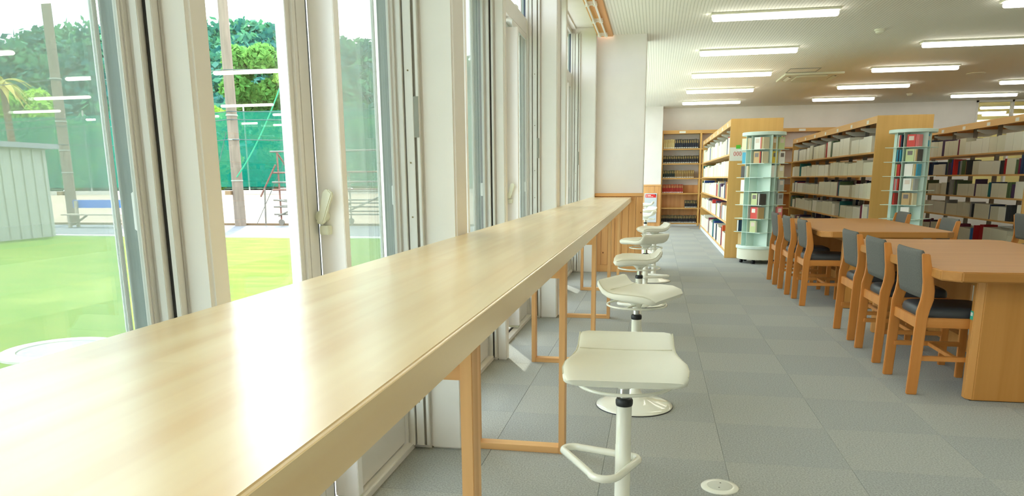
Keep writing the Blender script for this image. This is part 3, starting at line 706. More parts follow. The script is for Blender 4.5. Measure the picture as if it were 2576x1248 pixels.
for k in range(5):
    x0, x1 = wall_case(k)
    a = x0 + .03
    if k == 0:
        sh = 'the far left corner bookcase'
        volumes(a, FZ[5], [(CRM, 6, .044), (NVY, 13, .044)], FN[5], .225, sh)
        volumes(a, FZ[4], [(BLK, 20, .0425)], FN[4], .185, sh)
        volumes(a, FZ[3], [(GRN, 7, .042), (BRN, 11, .042)], FN[3], .19, sh)
        volumes(a, FZ[2], [(RED2, 13, .039)], FN[2], .215, sh)
        volumes(a, FZ[1], [(None, 0, .56), (BLK, 8, .037)], FN[1], .185, sh)
        volumes(a, FZ[0], [(BLK, 23, .037)], FN[0], .19, sh)
    elif k == 2:
        sh = 'the wall bookcase behind the left rack'
        volumes(a, FZ[4], [(BRN, 15, .05)], FN[4], .21, sh)
        volumes(a, FZ[2], [(BLK, 13, .06)], FN[2], .215, sh)
        volumes(a, FZ[1], [(BLK, 13, .06)], FN[1], .20, sh)
tag(MB().box(FX0 - .02, FX0, FY0, YF - .01, 0, 2.32).build('trim_4', M_shelfz), kind='structure')

# ---- notice board in the corner
nb = thing('notice_board', (-0.10, 18.44, 0.10), label='grey notice board with a red header on the far corner wainscot', cat='board')
b_ = MB().box(-0.272, 0.030, 18.452, 18.464, 0.10, 0.81).build('panel', M_board, nb, bevel=0.002)
h_ = MB().box(-0.245, 0.012, 18.4505, 18.452, 0.705, 0.785).build('header', M_red, nb)
MB().box(-0.225, -0.212, 18.4495, 18.4505, .715, .77).box(-0.195, -0.115, 18.4495, 18.4505, .748, .766).box(-0.195, -0.06, 18.4495, 18.4505, .722, .732).build('header_print', M_paper, h_)
MB().prism([(-.03, .785), (.012, .785), (.012, .745)], 'Y', 18.4495, 18.4505).build('header_corner', M_black, h_)

# ================================================================== REVOLVING RACKS
def rack(cx, cy, ang, lab, nlev, floor_lev):
    r = thing('revolving_rack', (cx, cy, 0), ang, local=True, label=lab, cat='rack', group='mint green revolving book racks')
    R = .285; zb, zt = .245, 1.725
    for a in np.linspace(0, 2 * PI, 7)[:-1]:
        q = MB().tube([(.22 * math.cos(a) - .012, .22 * math.sin(a), .026), (.22 * math.cos(a) + .012, .22 * math.sin(a), .026)], .026, 12).build('caster', M_rubber, r, smooth=40)
        MB().box(.22 * math.cos(a) - .018, .22 * math.cos(a) + .018, .22 * math.sin(a) - .012, .22 * math.sin(a) + .012, .03, .06).build('caster_fork', M_rubber, q)
    MB().lathe([(R - .012, .058), (R - .008, .062), (R - .008, .205)], 48).build('drum', M_drum, r, smooth=40)
    MB().lathe([(R + .004, .205), (R + .008, .209), (R + .008, .238), (R + .002, .245)], 48).build('base_disc', M_mint, r, smooth=40)
    MB().lathe([(R - .005, zt), (R, zt + .004), (R, zt + .04), (R - .006, zt + .045)], 48).build('top_disc', M_mint, r, smooth=40)
    a = .085
    MB().box(-a, a, -a, a, zb, zt).build('core', M_mint2, r)
    e = .235
    lev = (zt - zb) / nlev
    for k in range(4):
        rot = Matrix.Rotation(k * PI / 2, 4, 'Z')
        def tr(mb): mb.v = [tuple(rot @ Vector(p)) for p in mb.v]; return mb
        tr(MB().box(-a, e, -a - .004, -a, zb, zt)).build('fin', M_mint2, r)
        tr(MB().box(-.002, .002, -e, -a - .004, zb, zt)).build('divider', M_mint2, r)
        for l in range(1, nlev):
            z = zb + l * lev
            tr(MB().box(-a, e, -e, -a - .004, z - .003, z + .003)).build('shelf_plate', M_mint, r)
    return r
def rack_books(cx, cy, ang, nlev, items, rackname):
    zb, zt = .245, 1.725; lev = (zt - zb) / nlev
    for (l, k, u, w, kind, col, lab) in items:
        # l level from the top, k face, u position along the face, w width of cover (or run of spines)
        z = zt - (l + 1) * lev + .004
        A = ang + k * PI / 2
        def wp(x, y): return (cx + x * math.cos(A) - y * math.sin(A), cy + x * math.sin(A) + y * math.cos(A), z)
        h = lev * (.84 if kind == 'cover' else .82)
        if kind == 'cover':                      # front cover faces outwards (-y): thickness along y
            o = put(book_mesh(col), 'paperback', wp(u, -.212), (w, .03, h), A, lab, 'book', 'paperbacks on the %s' % rackname)
            q = MB().box(.2, .8, -.02, -.003, .52, .86).build('cover_print', mat('cover_print_%d' % (l % 3), [rgb(222, 206, 190), rgb(120, 110, 104), rgb(240, 236, 226)][l % 3], .5), None)
            q.data.transform(Matrix.Translation(q.location)); q.location = (0, 0, 0); q.parent = o
        else:                                    # spine outwards
            o = put(book_mesh(col), 'paperback', wp(u + w, -.225), (.11, w - .001, h), A + PI / 2, lab, 'book', 'paperbacks on the %s' % rackname)
R1 = (1.425, 10.62, math.radians(-50)); R2 = (3.29, 10.62, math.radians(-42))
rack(*R1, 'tall mint green revolving rack beside the 000 bookcase', 8, 0)
rack(*R2, 'tall mint green revolving rack behind the back table', 8, 0)
n1 = 'left revolving rack'
WHT, CRE, TLB, YEL, RDB, GRY, OLV, DRK, NAV, TNB, PNK = (238, 236, 228), (226, 216, 180), (60, 160, 190), (226, 196, 60), (214, 64, 52), (170, 172, 168), (196, 208, 150), (70, 62, 58), (34, 54, 84), (196, 164, 110), (232, 130, 130)
it = []
LV = ['top', 'second', 'third', 'fourth', 'fifth', 'sixth', 'seventh', 'lowest']
def sp(l, k, us, cols, rn):
    nm = {WHT: 'white', CRE: 'cream', TLB: 'sky blue', YEL: 'yellow', RDB: 'red', GRY: 'grey', OLV: 'pale green', DRK: 'dark brown', NAV: 'navy', TNB: 'tan', PNK: 'pink'}
    u = us
    for c in cols:
        yield (l, k, u, .018, 'spine', c, '%s paperback spine on the %s level of the %s' % (nm[c], LV[l], rn)); u += .0185
def cv(l, k, u, c, desc, rn): return (l, k, u, .105, 'cover', c, '%s facing outwards on the %s level of the %s' % (desc, LV[l], rn))
it += list(sp(0, 0, -.08, [CRE, CRE, WHT, TNB], n1)) + [cv(0, 0, .03, WHT, 'white book', n1)] + list(sp(0, 0, .145, [PNK, TNB, CRE], n1)) + [cv(0, 1, -.07, TNB, 'tan illustrated book', n1), cv(0, 1, .06, OLV, 'pale green book', n1)]
it += [cv(1, 0, .03, TNB, 'tan book', n1)] + list(sp(1, 0, .145, [RDB, DRK, CRE], n1)) + [cv(1, 1, -.06, YEL, 'yellow book', n1), cv(1, 1, .08, WHT, 'white book', n1)]
it += list(sp(2, 0, -.08, [WHT, CRE], n1)) + [cv(2, 1, -.07, WHT, 'white illustrated book', n1), cv(2, 1, .08, CRE, 'cream book', n1)]
it += list(sp(3, 3, .12, [CRE, WHT], n1)) + [cv(3, 1, .10, GRY, 'grey book', n1)]
it += [cv(4, 0, .03, OLV, 'pale green book', n1)] + list(sp(4, 0, .145, [DRK, WHT, DRK], n1)) + [cv(4, 1, .10, GRY, 'grey book', n1)] + list(sp(4, 3, .12, [TLB, CRE], n1))
it += [cv(5, 0, .03, RDB, 'red book', n1)] + list(sp(5, 0, .145, [PNK, TNB], n1)) + [cv(5, 1, .10, PNK, 'pink book', n1)]
it += [cv(6, 0, .03, OLV, 'pale green book', n1), cv(6, 3, .10, NAV, 'navy book', n1)]
it += list(sp(1, 3, .12, [TLB, TLB], n1)) + list(sp(0, 3, .12, [TLB, CRE, CRE], n1)) + list(sp(7, 3, .12, [WHT, TNB], n1)) + list(sp(2, 3, .11, [GRY, WHT, DRK], n1))
rack_books(*R1, 8, it, n1)
n2 = 'right revolving rack'
it = list(sp(0, 0, -.08, [WHT, RDB, NAV], n2)) + [cv(0, 0, .03, RDB, 'red striped book', n2)] + list(sp(0, 0, .145, [PNK, PNK], n2)) + [cv(0, 1, -.05, TLB, 'sky blue book', n2)]
it += list(sp(1, 0, -.08, [TLB, NAV, TLB], n2)) + [cv(1, 0, .03, OLV, 'pale green book', n2)] + list(sp(1, 0, .145, [CRE, TNB, DRK], n2))
it += list(sp(2, 0, -.08, [OLV, RDB, RDB], n2)) + [cv(2, 0, .03, WHT, 'white illustrated book', n2)] + list(sp(2, 0, .145, [CRE, TNB, TLB], n2))
it += list(sp(3, 0, -.08, [PNK, GRY, RDB], n2)) + [cv(3, 0, .03, WHT, 'white book with red head', n2)] + list(sp(3, 0, .145, [CRE, GRY], n2))
it += list(sp(4, 0, -.08, [RDB], n2)) + [cv(4, 0, .03, TNB, 'tan book', n2)] + list(sp(4, 0, .145, [TNB, CRE], n2))
it += [cv(5, 0, .03, WHT, 'white book', n2)]
rack_books(*R2, 8, it, n2)

# ================================================================== CEILING FITTINGS
def make_lamp():
    r = thing('ceiling_lamp', local=True)
    MB().box(0, 1.28, -.075, .075, -.022, 0).build('housing', M_ac, r, bevel=0.003)
    t = MB().ring([[(x, .045 * s * math.cos(a), -.048 + .030 * s * math.sin(a) - .0) for a in np.linspace(0, 2 * PI, 17)[:-1]] for x, s in ((.012, .4), (.02, .85), (.035, 1), (1.245, 1), (1.26, .85), (1.268, .4))])
    t.build('tube_cover', M_tube, r, smooth=50)
    return r
lamp = make_lamp()
cols = ['left', 'middle', 'right', 'fourth', 'fifth']
first = True
for ci, x in enumerate((.52, 3.30, 6.07, 8.85, 11.62)):
    for ri in range(-4, 5):
        y = 8.42 + 2.265 * ri
        o = lamp if first else copy_tree(lamp); first = False
        o.location = (x, y, ZC)
        if ri >= 0 and ci < 3: nm = ['nearest in view', 'second', 'third', 'fourth', 'farthest'][ri]; lab = 'linear ceiling lamp, %s of the %s row' % (nm, cols[ci])
        elif ci < 3: lab = 'linear ceiling lamp of the %s row above the camera side of the room' % cols[ci]
        else: lab = 'linear ceiling lamp of the %s row, seen mirrored in the window' % cols[ci]
        tag(o, lab, 'lamp', 'linear ceiling lamps' if ri >= 0 and ci < 3 else 'lamps of the %s row out of frame' % cols[ci])
o = copy_tree(lamp); o.location = (8.0, 21.0, 2.9); tag(o, 'linear ceiling lamp in the lit room behind the far glazing', 'lamp', 'linear ceiling lamps')
o = copy_tree(lamp); o.location = (6.6, 22.0, 2.9); tag(o, 'added fill lamp in the lit room behind the far glazing', 'lamp', 'linear ceiling lamps')  # extra lamp, added to brighten the room behind the glass
for x_, y_, w_ in ((9.3, 20.2, 'nearest the glass'), (8.0, 22.6, 'at the back')):  # two further lamps added to lift the yellow behind the glazing
    o = copy_tree(lamp); o.location = (x_, y_, 2.9); tag(o, 'added fill lamp %s in the lit room behind the far glazing' % w_, 'lamp', 'linear ceiling lamps')
# cassette air conditioner with hatch
ac = thing('air_conditioner', (2.52, 13.75, ZC - .03), label='square ceiling cassette air conditioner between the lamp rows', cat='air conditioner')
MB().prism([(2.05, 13.28), (2.99, 13.28), (2.99, 14.22), (2.05, 14.22)], 'Z', ZC - .032, ZC - .0005).build('panel', M_ac, ac, bevel=0.008)
MB().box(2.27, 2.77, 13.5, 14.0, ZC - .045, ZC - .03).build('grille', M_ac, ac, bevel=0.004)
for (a, b, c_, d) in ((2.30, 2.74, 13.35, 13.42), (2.30, 2.74, 14.08, 14.15), (2.12, 2.19, 13.53, 13.97), (2.85, 2.92, 13.53, 13.97)):
    q = MB().box(a, b, c_, d, ZC - .034, ZC - .031).build('air_slot', M_black, ac)
    if b - a > d - c_: MB().prism([(c_ + .005, ZC - .034), (d - .01, ZC - .055), (d, ZC - .05), (c_ + .012, ZC - .032)], 'X', a, b).build('louvre', M_ac, q)
    else: MB().prism([(a + .005, ZC - .034), (b - .01, ZC - .055), (b, ZC - .05), (a + .012, ZC - .032)], 'Y', c_, d).build('louvre', M_ac, q)
ht = thing('access_hatch', (2.28, 12.98, ZC - .01), label='framed access hatch in the ceiling beside the air conditioner', cat='hatch')
MB().box(2.055, 2.50, 12.76, 13.18, ZC - .004, ZC).build('lid', M_ceil, ht)
MB().box(2.04, 2.055, 12.745, 13.195, ZC - .01, ZC).box(2.50, 2.515, 12.745, 13.195, ZC - .01, ZC).box(2.055, 2.50, 12.745, 12.76, ZC - .01, ZC).box(2.055, 2.50, 13.18, 13.195, ZC - .01, ZC).build('frame', M_steel, ht)
for (x, y, lab) in ((2.53, 9.70, 'round white smoke detector on the ceiling nearest the camera'), (5.15, 17.1, 'round white smoke detector on the ceiling near the far wall')):
    d = thing('smoke_detector', (x, y, ZC - .05), label=lab, cat='detector', group='smoke detectors')
    MB().lathe([(.06, ZC), (.06, ZC - .018), (.052, ZC - .022)], 24, (x, y)).build('base', M_ac, d, smooth=40)
    MB().lathe([(.048, ZC - .022), (.045, ZC - .04), (.03, ZC - .05), (.01, ZC - .052)], 24, (x, y)).build('sensor_head', M_ac, d, smooth=40)
v = thing('ceiling_speaker', (5.25, 14.1, ZC - .01), label='flat round white ceiling speaker between the middle and right lamps', cat='speaker')
MB().lathe([(.14, ZC), (.14, ZC - .008), (.125, ZC - .012)], 32, (5.25, 14.1)).build('rim', M_ac, v, smooth=40)
MB().lathe([(.12, ZC - .010), (.05, ZC - .016), (.01, ZC - .017)], 32, (5.25, 14.1)).build('grille', M_ac, v, smooth=40)
# floor socket
fs = thing('floor_outlet', (.277, 2.71, 0), label='round white floor outlet cover set in the carpet', cat='outlet')
MB().lathe([(.071, .0), (.071, .003), (.066, .007), (.048, .008)], 40, (.277, 2.71)).build('ring', M_lacquer, fs, smooth=50)
MB().lathe([(.0475, .004), (.0475, .0085), (.046, .009)], 40, (.277, 2.71)).build('lid', mat('outlet_lid', rgb(196, 198, 186), .4), fs, smooth=50)
for dx, dy in ((.004, .022), (-.004, -.022)): MB().box(.277 + dx - .003, .277 + dx + .003, 2.71 + dy - .002, 2.71 + dy + .002, .0085, .0095).build('finger_hole', M_black, fs)
# door-side box under the counter end is the pier foot; nothing more there

# ================================================================== OUTSIDE
GZ = -0.15
def ground(name, x0, x1, y0, y1, z, m): return tag(MB().box(x0, x1, y0, y1, z - .15, z).build(name, m), kind='structure')
M_grass = mat('lawn', rgb(84, 118, 40), 0.9, nscale=2.2, color2=rgb(104, 126, 50), stretch=(.6, 1.6, 1), bump=0.0)
nt = M_grass.node_tree; b = nt.nodes['Principled BSDF']; b.inputs['Specular IOR Level'].default_value = 0.1
M_dirt = mat('playing_field', rgb(152, 134, 116), 0.95, noise=0.12, nscale=0.15)
M_asph = mat('asphalt', rgb(108, 110, 116), 0.9, noise=0.1, nscale=0.8)
ground('floor_lawn', -60, -1.2, -30, 15.9, GZ, M_grass)
tag(MB().box(-60, 60, 15.9, 16.05, GZ - .15, GZ + .03).build('trim_5', mat('kerb_concrete', rgb(226, 226, 222), .8)), kind='structure')
ground('floor_path', -60, 60, 16.05, 20.5, GZ - .005, M_asph)
ground('floor_field', -220, 160, 20.5, 110, GZ - .01, M_dirt)
tag(MB().box(-60, 40, 20.45, 20.55, GZ - .1, GZ + .06).build('trim_6', mat('edging_timber', rgb(120, 100, 76), .9)), kind='structure')
ground('floor_bounce_apron', -3.5, -1.2, -30, 15.9, GZ + .05, mat('bounce_apron_pale', rgb(226, 226, 224), .85, noise=.05))  # unseen strip, widened and kept pale to bounce sunlight onto the ceiling
# drain cover in the lawn
mh = thing('drain_cover', (-4.62, 4.82, GZ), label='round grey drain cover in a white concrete collar on the lawn', cat='drain cover')
MB().lathe([(.43, GZ - .02), (.43, GZ + .02), (.41, GZ + .03), (.31, GZ + .03), (.31, GZ - .02)], 48, (-4.62, 4.82)).build('collar', mat('collar_concrete', rgb(226, 226, 218), .8), mh, smooth=40)
MB().lathe([(.30, GZ - .02), (.30, GZ + .022), (.02, GZ + .024)], 48, (-4.62, 4.82)).build('lid', mat('drain_lid', rgb(150, 156, 156), .6, noise=.2, nscale=40), mh, smooth=40)
# shed
M_shed = mat('shed_cladding', rgb(164, 164, 154), 0.6)
sh = thing('storage_shed', (-16.2, 12.5, GZ), label='pale ribbed metal storage shed with a grey roof at the left', cat='shed')
MB().box(-17.6, -14.9, 9.0, 15.86, GZ, 2.0).build('walls', M_shed, sh)
for k in range(23): MB().prism([(9.05 + k * .3 - .02, 0), (9.05 + k * .3 + .02, 0), (9.05 + k * .3 + .01, .025), (9.05 + k * .3 - .01, .025)], 'Z', GZ + .05, 1.98)
rb = MB()
for k in range(23):
    y = 9.05 + k * .305
    MB().box(-14.9, -14.87, y - .022, y + .022, GZ + .04, 1.98).build('cladding_rib', M_shed, sh)
for k in range(9):
    x = -17.55 + k * .32
    MB().box(x - .022, x + .022, 15.86, 15.885, GZ + .04, 1.98).build('cladding_rib', M_shed, sh)
MB().prism([(-17.9, 2.0), (-14.7, 2.0), (-14.7, 2.12), (-17.9, 2.3)], 'Y', 8.8, 16.1).build('roof', mat('shed_roof', rgb(132, 134, 140), .5), sh)
# utility poles with bands and cables
M_pole = mat('weathered_wood_pole', rgb(128, 114, 100), 0.85, noise=.2, nscale=3, stretch=(6, 6, .5))
def pole(x, y, lab, bandz):
    p = thing('utility_pole', (x, y, GZ), label=lab, cat='pole', group='wooden poles beyond the lawn')
    MB().lathe([(.165, GZ - .1), (.16, 1.0), (.14, 6), (.11, 17)], 14, (x, y)).build('shaft', M_pole, p, smooth=50)
    for z in bandz: MB().lathe([(.172, z - .02), (.172, z + .02)], 14, (x, y)).build('band', M_steel, p, smooth=50)
    MB().box(x - .3, x - .12, y - .22, y - .05, .78, .9).build('step_block', mat('pole_block', rgb(140, 112, 80), .8), p)
    return p
pole(-18.75, 20.75, 'wooden utility pole behind the shed and blue bench', (1.5, 2.2, 3.1, 4.4)); pole(-12.42, 20.25, 'wooden utility pole in the middle of the second window', (1.2, 2.4, 3.1, 4.3))
M_wire = mat('cable', rgb(70, 84, 84), 0.6)
def cable(p, q, sag, r, lab, m=M_wire):
    P, Q = Vector(p), Vector(q)
    pts = [P.lerp(Q, t) - Vector((0, 0, sag * 4 * t * (1 - t))) for t in np.linspace(0, 1, 17)]
    tag(MB().tube(pts, r, 5).build('cable', m), lab, 'cable', 'cables strung between the poles')
for k, z in enumerate((2.38, 2.95, 3.18, 4.35)):
    cable((-18.75, 20.6, z), (-12.42, 20.1, z + .02), .10, .012, ['lowest', 'second lowest', 'third lowest', 'highest'][k] + ' cable strung between the two wooden poles')
    cable((-12.42, 20.1, z + .02), (-4.0, 19.6, z + .1), .12, .012, ['lowest', 'second lowest', 'third lowest', 'highest'][k] + ' cable running right from the middle pole')
    cable((-30, 21.2, z + .05), (-18.75, 20.6, z), .15, .012, ['lowest', 'second lowest', 'third lowest', 'highest'][k] + ' cable running left from the pole behind the shed')
M_rope = mat('green_rope', rgb(40, 150, 110), .7)
cable((-10.4, 20.6, 5.2), (-12.3, 20.05, 1.3), .35, .02, 'green rope hanging slack beside the middle pole', M_rope)
cable((-12.62, 20.2, 2.6), (-13.6, 20.2, GZ + .05), 0, .01, 'thin stay wire at the left foot of the middle pole')
cable((-10.2, 20.8, 3.4), (-11.9, 20.3, GZ + .05), 0, .01, 'thin stay wire at the right foot of the middle pole')
cable((-18.95, 20.6, 2.6), (-20.2, 20.4, GZ + .05), 0, .01, 'thin stay wire at the left foot of the pole behind the shed')
# bench
bn = thing('park_bench', (-16.45, 19.2, GZ), label='wooden bench with a bright blue backboard beyond the lawn', cat='bench')
M_bw = mat('bench_wood', rgb(170, 158, 140), .8, noise=.1)
MB().box(-17.45, -15.3, 19.36, 19.40, .42, .66).build('backboard', mat('blue_board', rgb(36, 98, 190), .6), bn)
for k in range(3): MB().box(-17.55, -15.2, 18.95 + k * .14, 19.07 + k * .14, .21, .25).build('seat_plank', M_bw, bn)
for x in (-17.3, -15.45):
    for y in (18.98, 19.30): MB().box(x - .04, x + .04, y - .03, y + .05, GZ, .21 if y < 19.2 else .64).build('leg', M_bw, bn)
    MB().box(x - .03, x + .03, 18.98, 19.33, GZ + .06, GZ + .13).build('foot_rail', M_bw, bn)
for s in (-1, 1): MB().tube([(-16.38 + s * .9, 19.15, GZ + .1), (-16.38 + s * .45, 19.15, .2)], .03, 6).build('brace', M_bw, bn)
# batting frame of scaffold pipes on wheels
M_pipe = mat('steel_pipe', rgb(112, 108, 100), .5, .2); M_rust = mat('rusty_pipe', rgb(122, 84, 74), .7)
sf = thing('scaffold_frame', (-9.2, 20.3, GZ), label='wheeled frame of scaffold pipes beyond the lawn', cat='scaffold')
def pipe(p, q, m=M_pipe, r=.026): MB().tube([p, q], r, 8).build('pipe', m, sf, smooth=40)
zz = GZ
for x in (-11.05, -9.2, -7.3):
    pipe((x, 20.25, zz + .1), (x, 20.25, 2.03), M_rust); pipe((x, 21.15, zz + .1), (x, 21.15, 1.35))
    for yy in (20.25, 21.15):
        MB().tube([(x, yy - .03, zz + .11), (x, yy + .03, zz + .11)],   .09, 14).build('wheel', M_pipe, sf, smooth=40)
    pipe((x, 20.25, .45), (x, 21.15, .45)); pipe((x, 20.25, .95), (x, 21.15, .95)); pipe((x, 20.25, 2.0), (x, 21.15, 1.3), M_rust)
for z, m in ((2.03, M_pipe), (1.42, M_rust), (1.14, M_pipe), (.92, M_rust), (.62, M_pipe), (.42, M_pipe), (.2, M_pipe)): pipe((-11.25, 20.22, z), (-7.1, 20.22, z), m)
for z in (.85, .5, .25): pipe((-11.2, 21.15, z), (-7.1, 21.15, z))
pipe((-11.55, 20.2, zz + .05), (-11.5, 20.2, 1.0)); pipe((-11.65, 20.2, .72), (-11.1, 20.2, 1.65), M_rust)
pipe((-11.1, 20.18, .15), (-9.2, 20.18, .95)); pipe((-9.2, 20.18, .15), (-7.3, 20.18, .95)); pipe((-11.1, 20.18, .62), (-9.2, 20.18, .35))
# green safety net along the far side of the field
M_net = netmat('green_net', rgb(20, 130, 108), 0.42)
nt_ = thing('safety_net', (-30, 74, GZ), label='tall green safety net along the far side of the field', cat='net')
MB().box(-96, 36, 74.0, 74.02, .6, 8.6).build('net', M_net, nt_)
for k in range(14): MB().tube([(-94 + k * 10, 74.1, GZ), (-94 + k * 10, 74.1, 9.2)], .09, 8).build('net_post', M_steel, nt_, smooth=40)
tag(MB().box(-140, 60, 73.2, 73.6, GZ - .1, .25).build('wall_field', mat('field_wall', rgb(190, 184, 172), .85)), kind='structure')

# ---- wooded hill
def leaf_mat(name, c1, c2, trans=0.0):
    m = bpy.data.materials.new(name); m.use_nodes = True; nt = m.node_tree; L = nt.links; N = nt.nodes.new; b = nt.nodes['Principled BSDF']
    b.inputs['Roughness'].default_value = 0.75; b.inputs['Specular IOR Level'].default_value = 0.15
    at = N('ShaderNodeAttribute'); at.attribute_name = 'tone'; mx = N('ShaderNodeMixRGB'); mx.inputs[1].default_value = c1; mx.inputs[2].default_value = c2
    L.new(at.outputs['Fac'], mx.inputs[0]); L.new(mx.outputs[0], b.inputs['Base Color'])
    tl = N('ShaderNodeBsdfTranslucent'); L.new(mx.outputs[0], tl.inputs[0]); ms = N('ShaderNodeMixShader'); ms.inputs[0].default_value = 0.35
    o = nt.nodes['Material Output']; L.new(b.outputs[0], ms.inputs[1]); L.new(tl.outputs[0], ms.inputs[2]); L.new(ms.outputs[0], o.inputs[0])
    return m
def leaf_cloud(name, blobs, per, size, m, parent, seed, tone_rng=.3):
    # blobs: (x,y,z,rx,rz,tone) -> leaf-clump quads scattered over each blob's surface
    g = np.random.default_rng(seed); Bn = np.array(blobs); n = len(Bn); N_ = n * per
    d = g.normal(size=(N_, 3)); d /= np.linalg.norm(d, axis=1)[:, None]
    c = np.repeat(Bn[:, :3], per, 0); rx = np.repeat(Bn[:, 3], per); rz = np.repeat(Bn[:, 4], per); tn = np.repeat(Bn[:, 5], per)
    rad = .78 + .28 * g.random(N_)
    p = c + d * np.c_[rx, rx, rz] * rad[:, None]
    nrm = d + .8 * g.normal(size=(N_, 3)); nrm /= np.linalg.norm(nrm, axis=1)[:, None]
    a = np.cross(nrm, g.normal(size=(N_, 3))); a /= np.linalg.norm(a, axis=1)[:, None]; b = np.cross(nrm, a)
    s = (size * (.6 + .8 * g.random(N_)))[:, None]
    V = np.stack([p - a * s, p - b * s * .6, p + a * s, p + b * s * .6], 1).reshape(-1, 3)
    org = np.array(ORG.get(parent.name, (0, 0, 0)) if parent else (0, 0, 0))
    me = bpy.data.meshes.new(name); me.vertices.add(len(V)); me.vertices.foreach_set('co', (V - org).ravel())
    me.loops.add(len(V)); me.loops.foreach_set('vertex_index', np.arange(len(V))); me.polygons.add(N_); me.polygons.foreach_set('loop_start', np.arange(N_) * 4); me.polygons.foreach_set('loop_total', np.full(N_, 4))
    me.update(); me.validate()
    at = me.attributes.new('tone', 'FLOAT', 'POINT'); t = np.clip(tn + tone_rng * (g.random(N_) - .5), 0, 1); at.data.foreach_set('value', np.repeat(t, 4))
    me.materials.append(m); o = bpy.data.objects.new(name, me); COL.objects.link(o)
    if parent: o.parent = parent
    return o
th = [-12, 10, 21, 27.4, 30.6, 32.8, 40.5, 42.7, 44.9, 60, 80]; tanv = [.13, .14, .163, .179, .18, .18, .162, .15, .141, .12, .10]
def ridge(t): return float(np.interp(t, th, tanv))
def r0(t): return max(102.0, 88.0 / math.cos(math.radians(min(abs(t), 56))))
def hill_h(t, k):
    c = min(max(k, 0), 1); c = c * c * (3 - 2 * c)
    return 0.2 + (ridge(t) * (r0(t) + 80) + 1.17 - 5.0) * c + .9 * math.sin(t * .55 + k * 4) * c - max(0, k - 1) * 6
def hill_p(t, k):
    a = math.radians(t); r = r0(t) + 80 * k
    return (-r * math.sin(a), r * math.cos(a), hill_h(t, k))
hv, hf = [], []
NT, NR = 47, 14
for i in range(NT):
    for j in range(NR): hv.append(hill_p(-12 + 92 * i / (NT - 1), 1.5 * j / (NR - 1)))
for i in range(NT - 1):
    for j in range(NR - 1): hf.append((i * NR + j, (i + 1) * NR + j, (i + 1) * NR + j + 1, i * NR + j + 1))
hm = MB(); hm.add(hv, hf); tag(hm.build('floor_hill', mat('hill_soil', rgb(34, 74, 50), .95), smooth=60), kind='structure')
M_forest = leaf_mat('forest_leaf_hazed', rgb(30, 96, 92), rgb(88, 150, 104))  # teal tones carry the blue haze of distance in the leaf colour
g = random.Random(9); blobs = []
for _ in range(1150):
    t = g.uniform(2, 58); k = g.uniform(.06, 1.04); s = g.uniform(2.8, 5.0); p = hill_p(t, k)
    blobs.append((p[0], p[1], p[2] + s * .45, s, s * g.uniform(.8, 1.15), g.random() ** 1.8))
fo_ = leaf_cloud('forest', blobs, 110, .85, M_forest, None, 3); tag(fo_, 'dense green forest covering the hill behind the field', 'forest', kind='stuff')

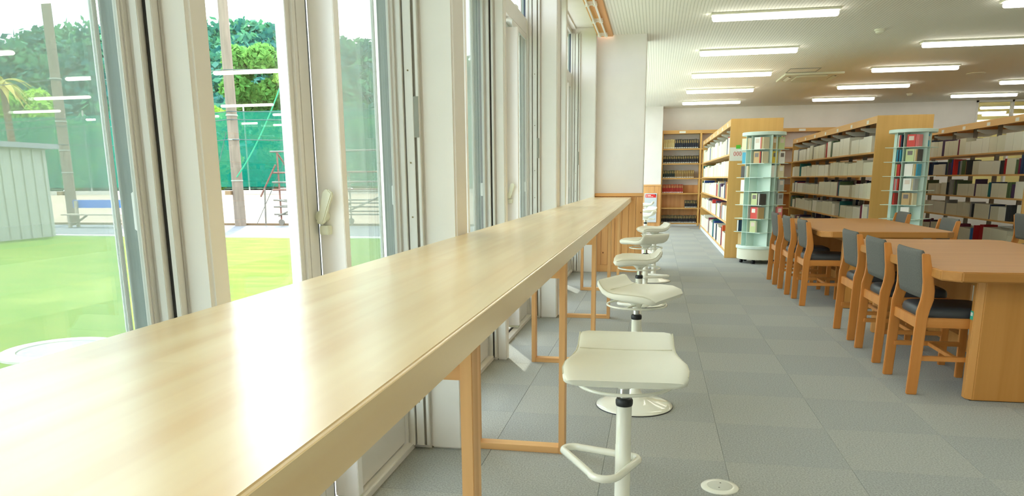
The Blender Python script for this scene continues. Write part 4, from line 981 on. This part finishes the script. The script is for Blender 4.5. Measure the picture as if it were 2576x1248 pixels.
# ---- single trees before the hill
M_bark = mat('bark', rgb(104, 86, 66), .9, noise=.2, nscale=4, stretch=(3, 3, .6))
M_bright = leaf_mat('bright_leaf', rgb(70, 138, 66), rgb(142, 184, 92)); M_shrub = leaf_mat('shrub_leaf', rgb(80, 150, 50), rgb(170, 206, 80)); M_palmleaf = leaf_mat('palm_leaf', rgb(120, 130, 50), rgb(206, 190, 110))
def tree(x, y, h, w, lab, m, seed, group, cat='tree', per=420, size=.38, nbl=16, z0=GZ, low=.3):
    t = thing(cat if cat == 'shrub' else 'leafy_tree', (x, y, z0), label=lab, cat=cat, group=group)
    gg = random.Random(seed)
    MB().tube([(x, y, z0), (x + .1, y, z0 + h * .4), (x - .1, y, z0 + h * .75)], [w * .06 + .05, w * .045 + .03, .04], 8).build('trunk', M_bark, t, smooth=50)
    for k in range(5):
        a = gg.uniform(0, 2 * PI); zz_ = z0 + h * gg.uniform(.3, .55)
        MB().tube([(x, y, zz_), (x + math.cos(a) * w * .3, y + math.sin(a) * w * .3, zz_ + h * .2)], [.06, .02], 6).build('branch', M_bark, t, smooth=50)
    bl = []
    for k in range(nbl):
        u = gg.random(); zz_ = z0 + h * (low + (1 - low) * u) ; rr = w * .5 * math.sin(PI * min(.95, .25 + .75 * (1 - u))) ** .7
        a = gg.uniform(0, 2 * PI); q = gg.random() ** .5
        s = w * gg.uniform(.14, .22)
        bl.append((x + rr * q * math.cos(a), y + rr * q * math.sin(a), min(zz_, z0 + h - s), s, s * .8, gg.random()))
    leaf_cloud('foliage', bl, per, size, m, t, seed)
    return t
from_dir = lambda px, Y: None
tree(-43.4, 79.5, 16.4, 9.0, 'tall yellow-green tree standing before the forested hill', M_bright, 21, 'trees before the hill', per=650, size=.34, nbl=34, low=.25)
tree(-51.5, 79.5, 10.4, 6.5, 'bright green bushy tree left of the middle pole', M_shrub, 22, 'trees before the hill', nbl=20, low=.1)
tree(-78.5, 80.0, 13.0, 10.0, 'bright green bushy tree at the left picture edge', M_shrub, 23, 'trees before the hill', nbl=26, low=.1)
tree(-70.2, 80.0, 8.8, 6.4, 'bright green bushy tree behind the shed roof', M_shrub, 24, 'trees before the hill', nbl=18, low=.1)
tree(-32.0, 80.0, 8.5, 8.0, 'bright green bushy tree seen through the hazy second pane', M_shrub, 26, 'trees before the hill', nbl=18, low=.1)
# palm at the left edge
pt = thing('palm_tree', (-45.0, 45.0, GZ), label='palm tree with yellowed fronds at the left picture edge', cat='tree', group='trees before the hill')
MB().tube([(-45.0, 45.0, GZ), (-44.9, 45.0, 4), (-45.0, 45.0, 8.2)], [.3, .24, .2], 10).build('trunk', M_bark, pt, smooth=50)
gg = random.Random(7)
for k in range(22):
    a = 2 * PI * k / 22 + gg.uniform(-.1, .1); up = gg.uniform(-.5, 1.2); ln = gg.uniform(1.5, 2.1)
    vs, fs_ = [], []
    for i in range(7):
        s = i / 6; r = ln * s; z = 8.2 + up * s - 1.3 * s * s; wd = .24 * math.sin(PI * min(1, s + .12)) + .02
        cx, cy = -45.0 + r * math.cos(a), 45.0 + r * math.sin(a)
        vs += [(cx - wd * math.sin(a), cy + wd * math.cos(a), z - .08), (cx, cy, z), (cx + wd * math.sin(a), cy - wd * math.cos(a), z - .08)]
    for i in range(6):
        for j in range(2): fs_.append((i * 3 + j, i * 3 + j + 1, i * 3 + j + 4, i * 3 + j + 3))
    o = MB().add(vs, fs_).build('frond', M_palmleaf, pt)
    at = o.data.attributes.new('tone', 'FLOAT', 'POINT'); at.data.foreach_set('value', [gg.random()] * len(o.data.vertices))
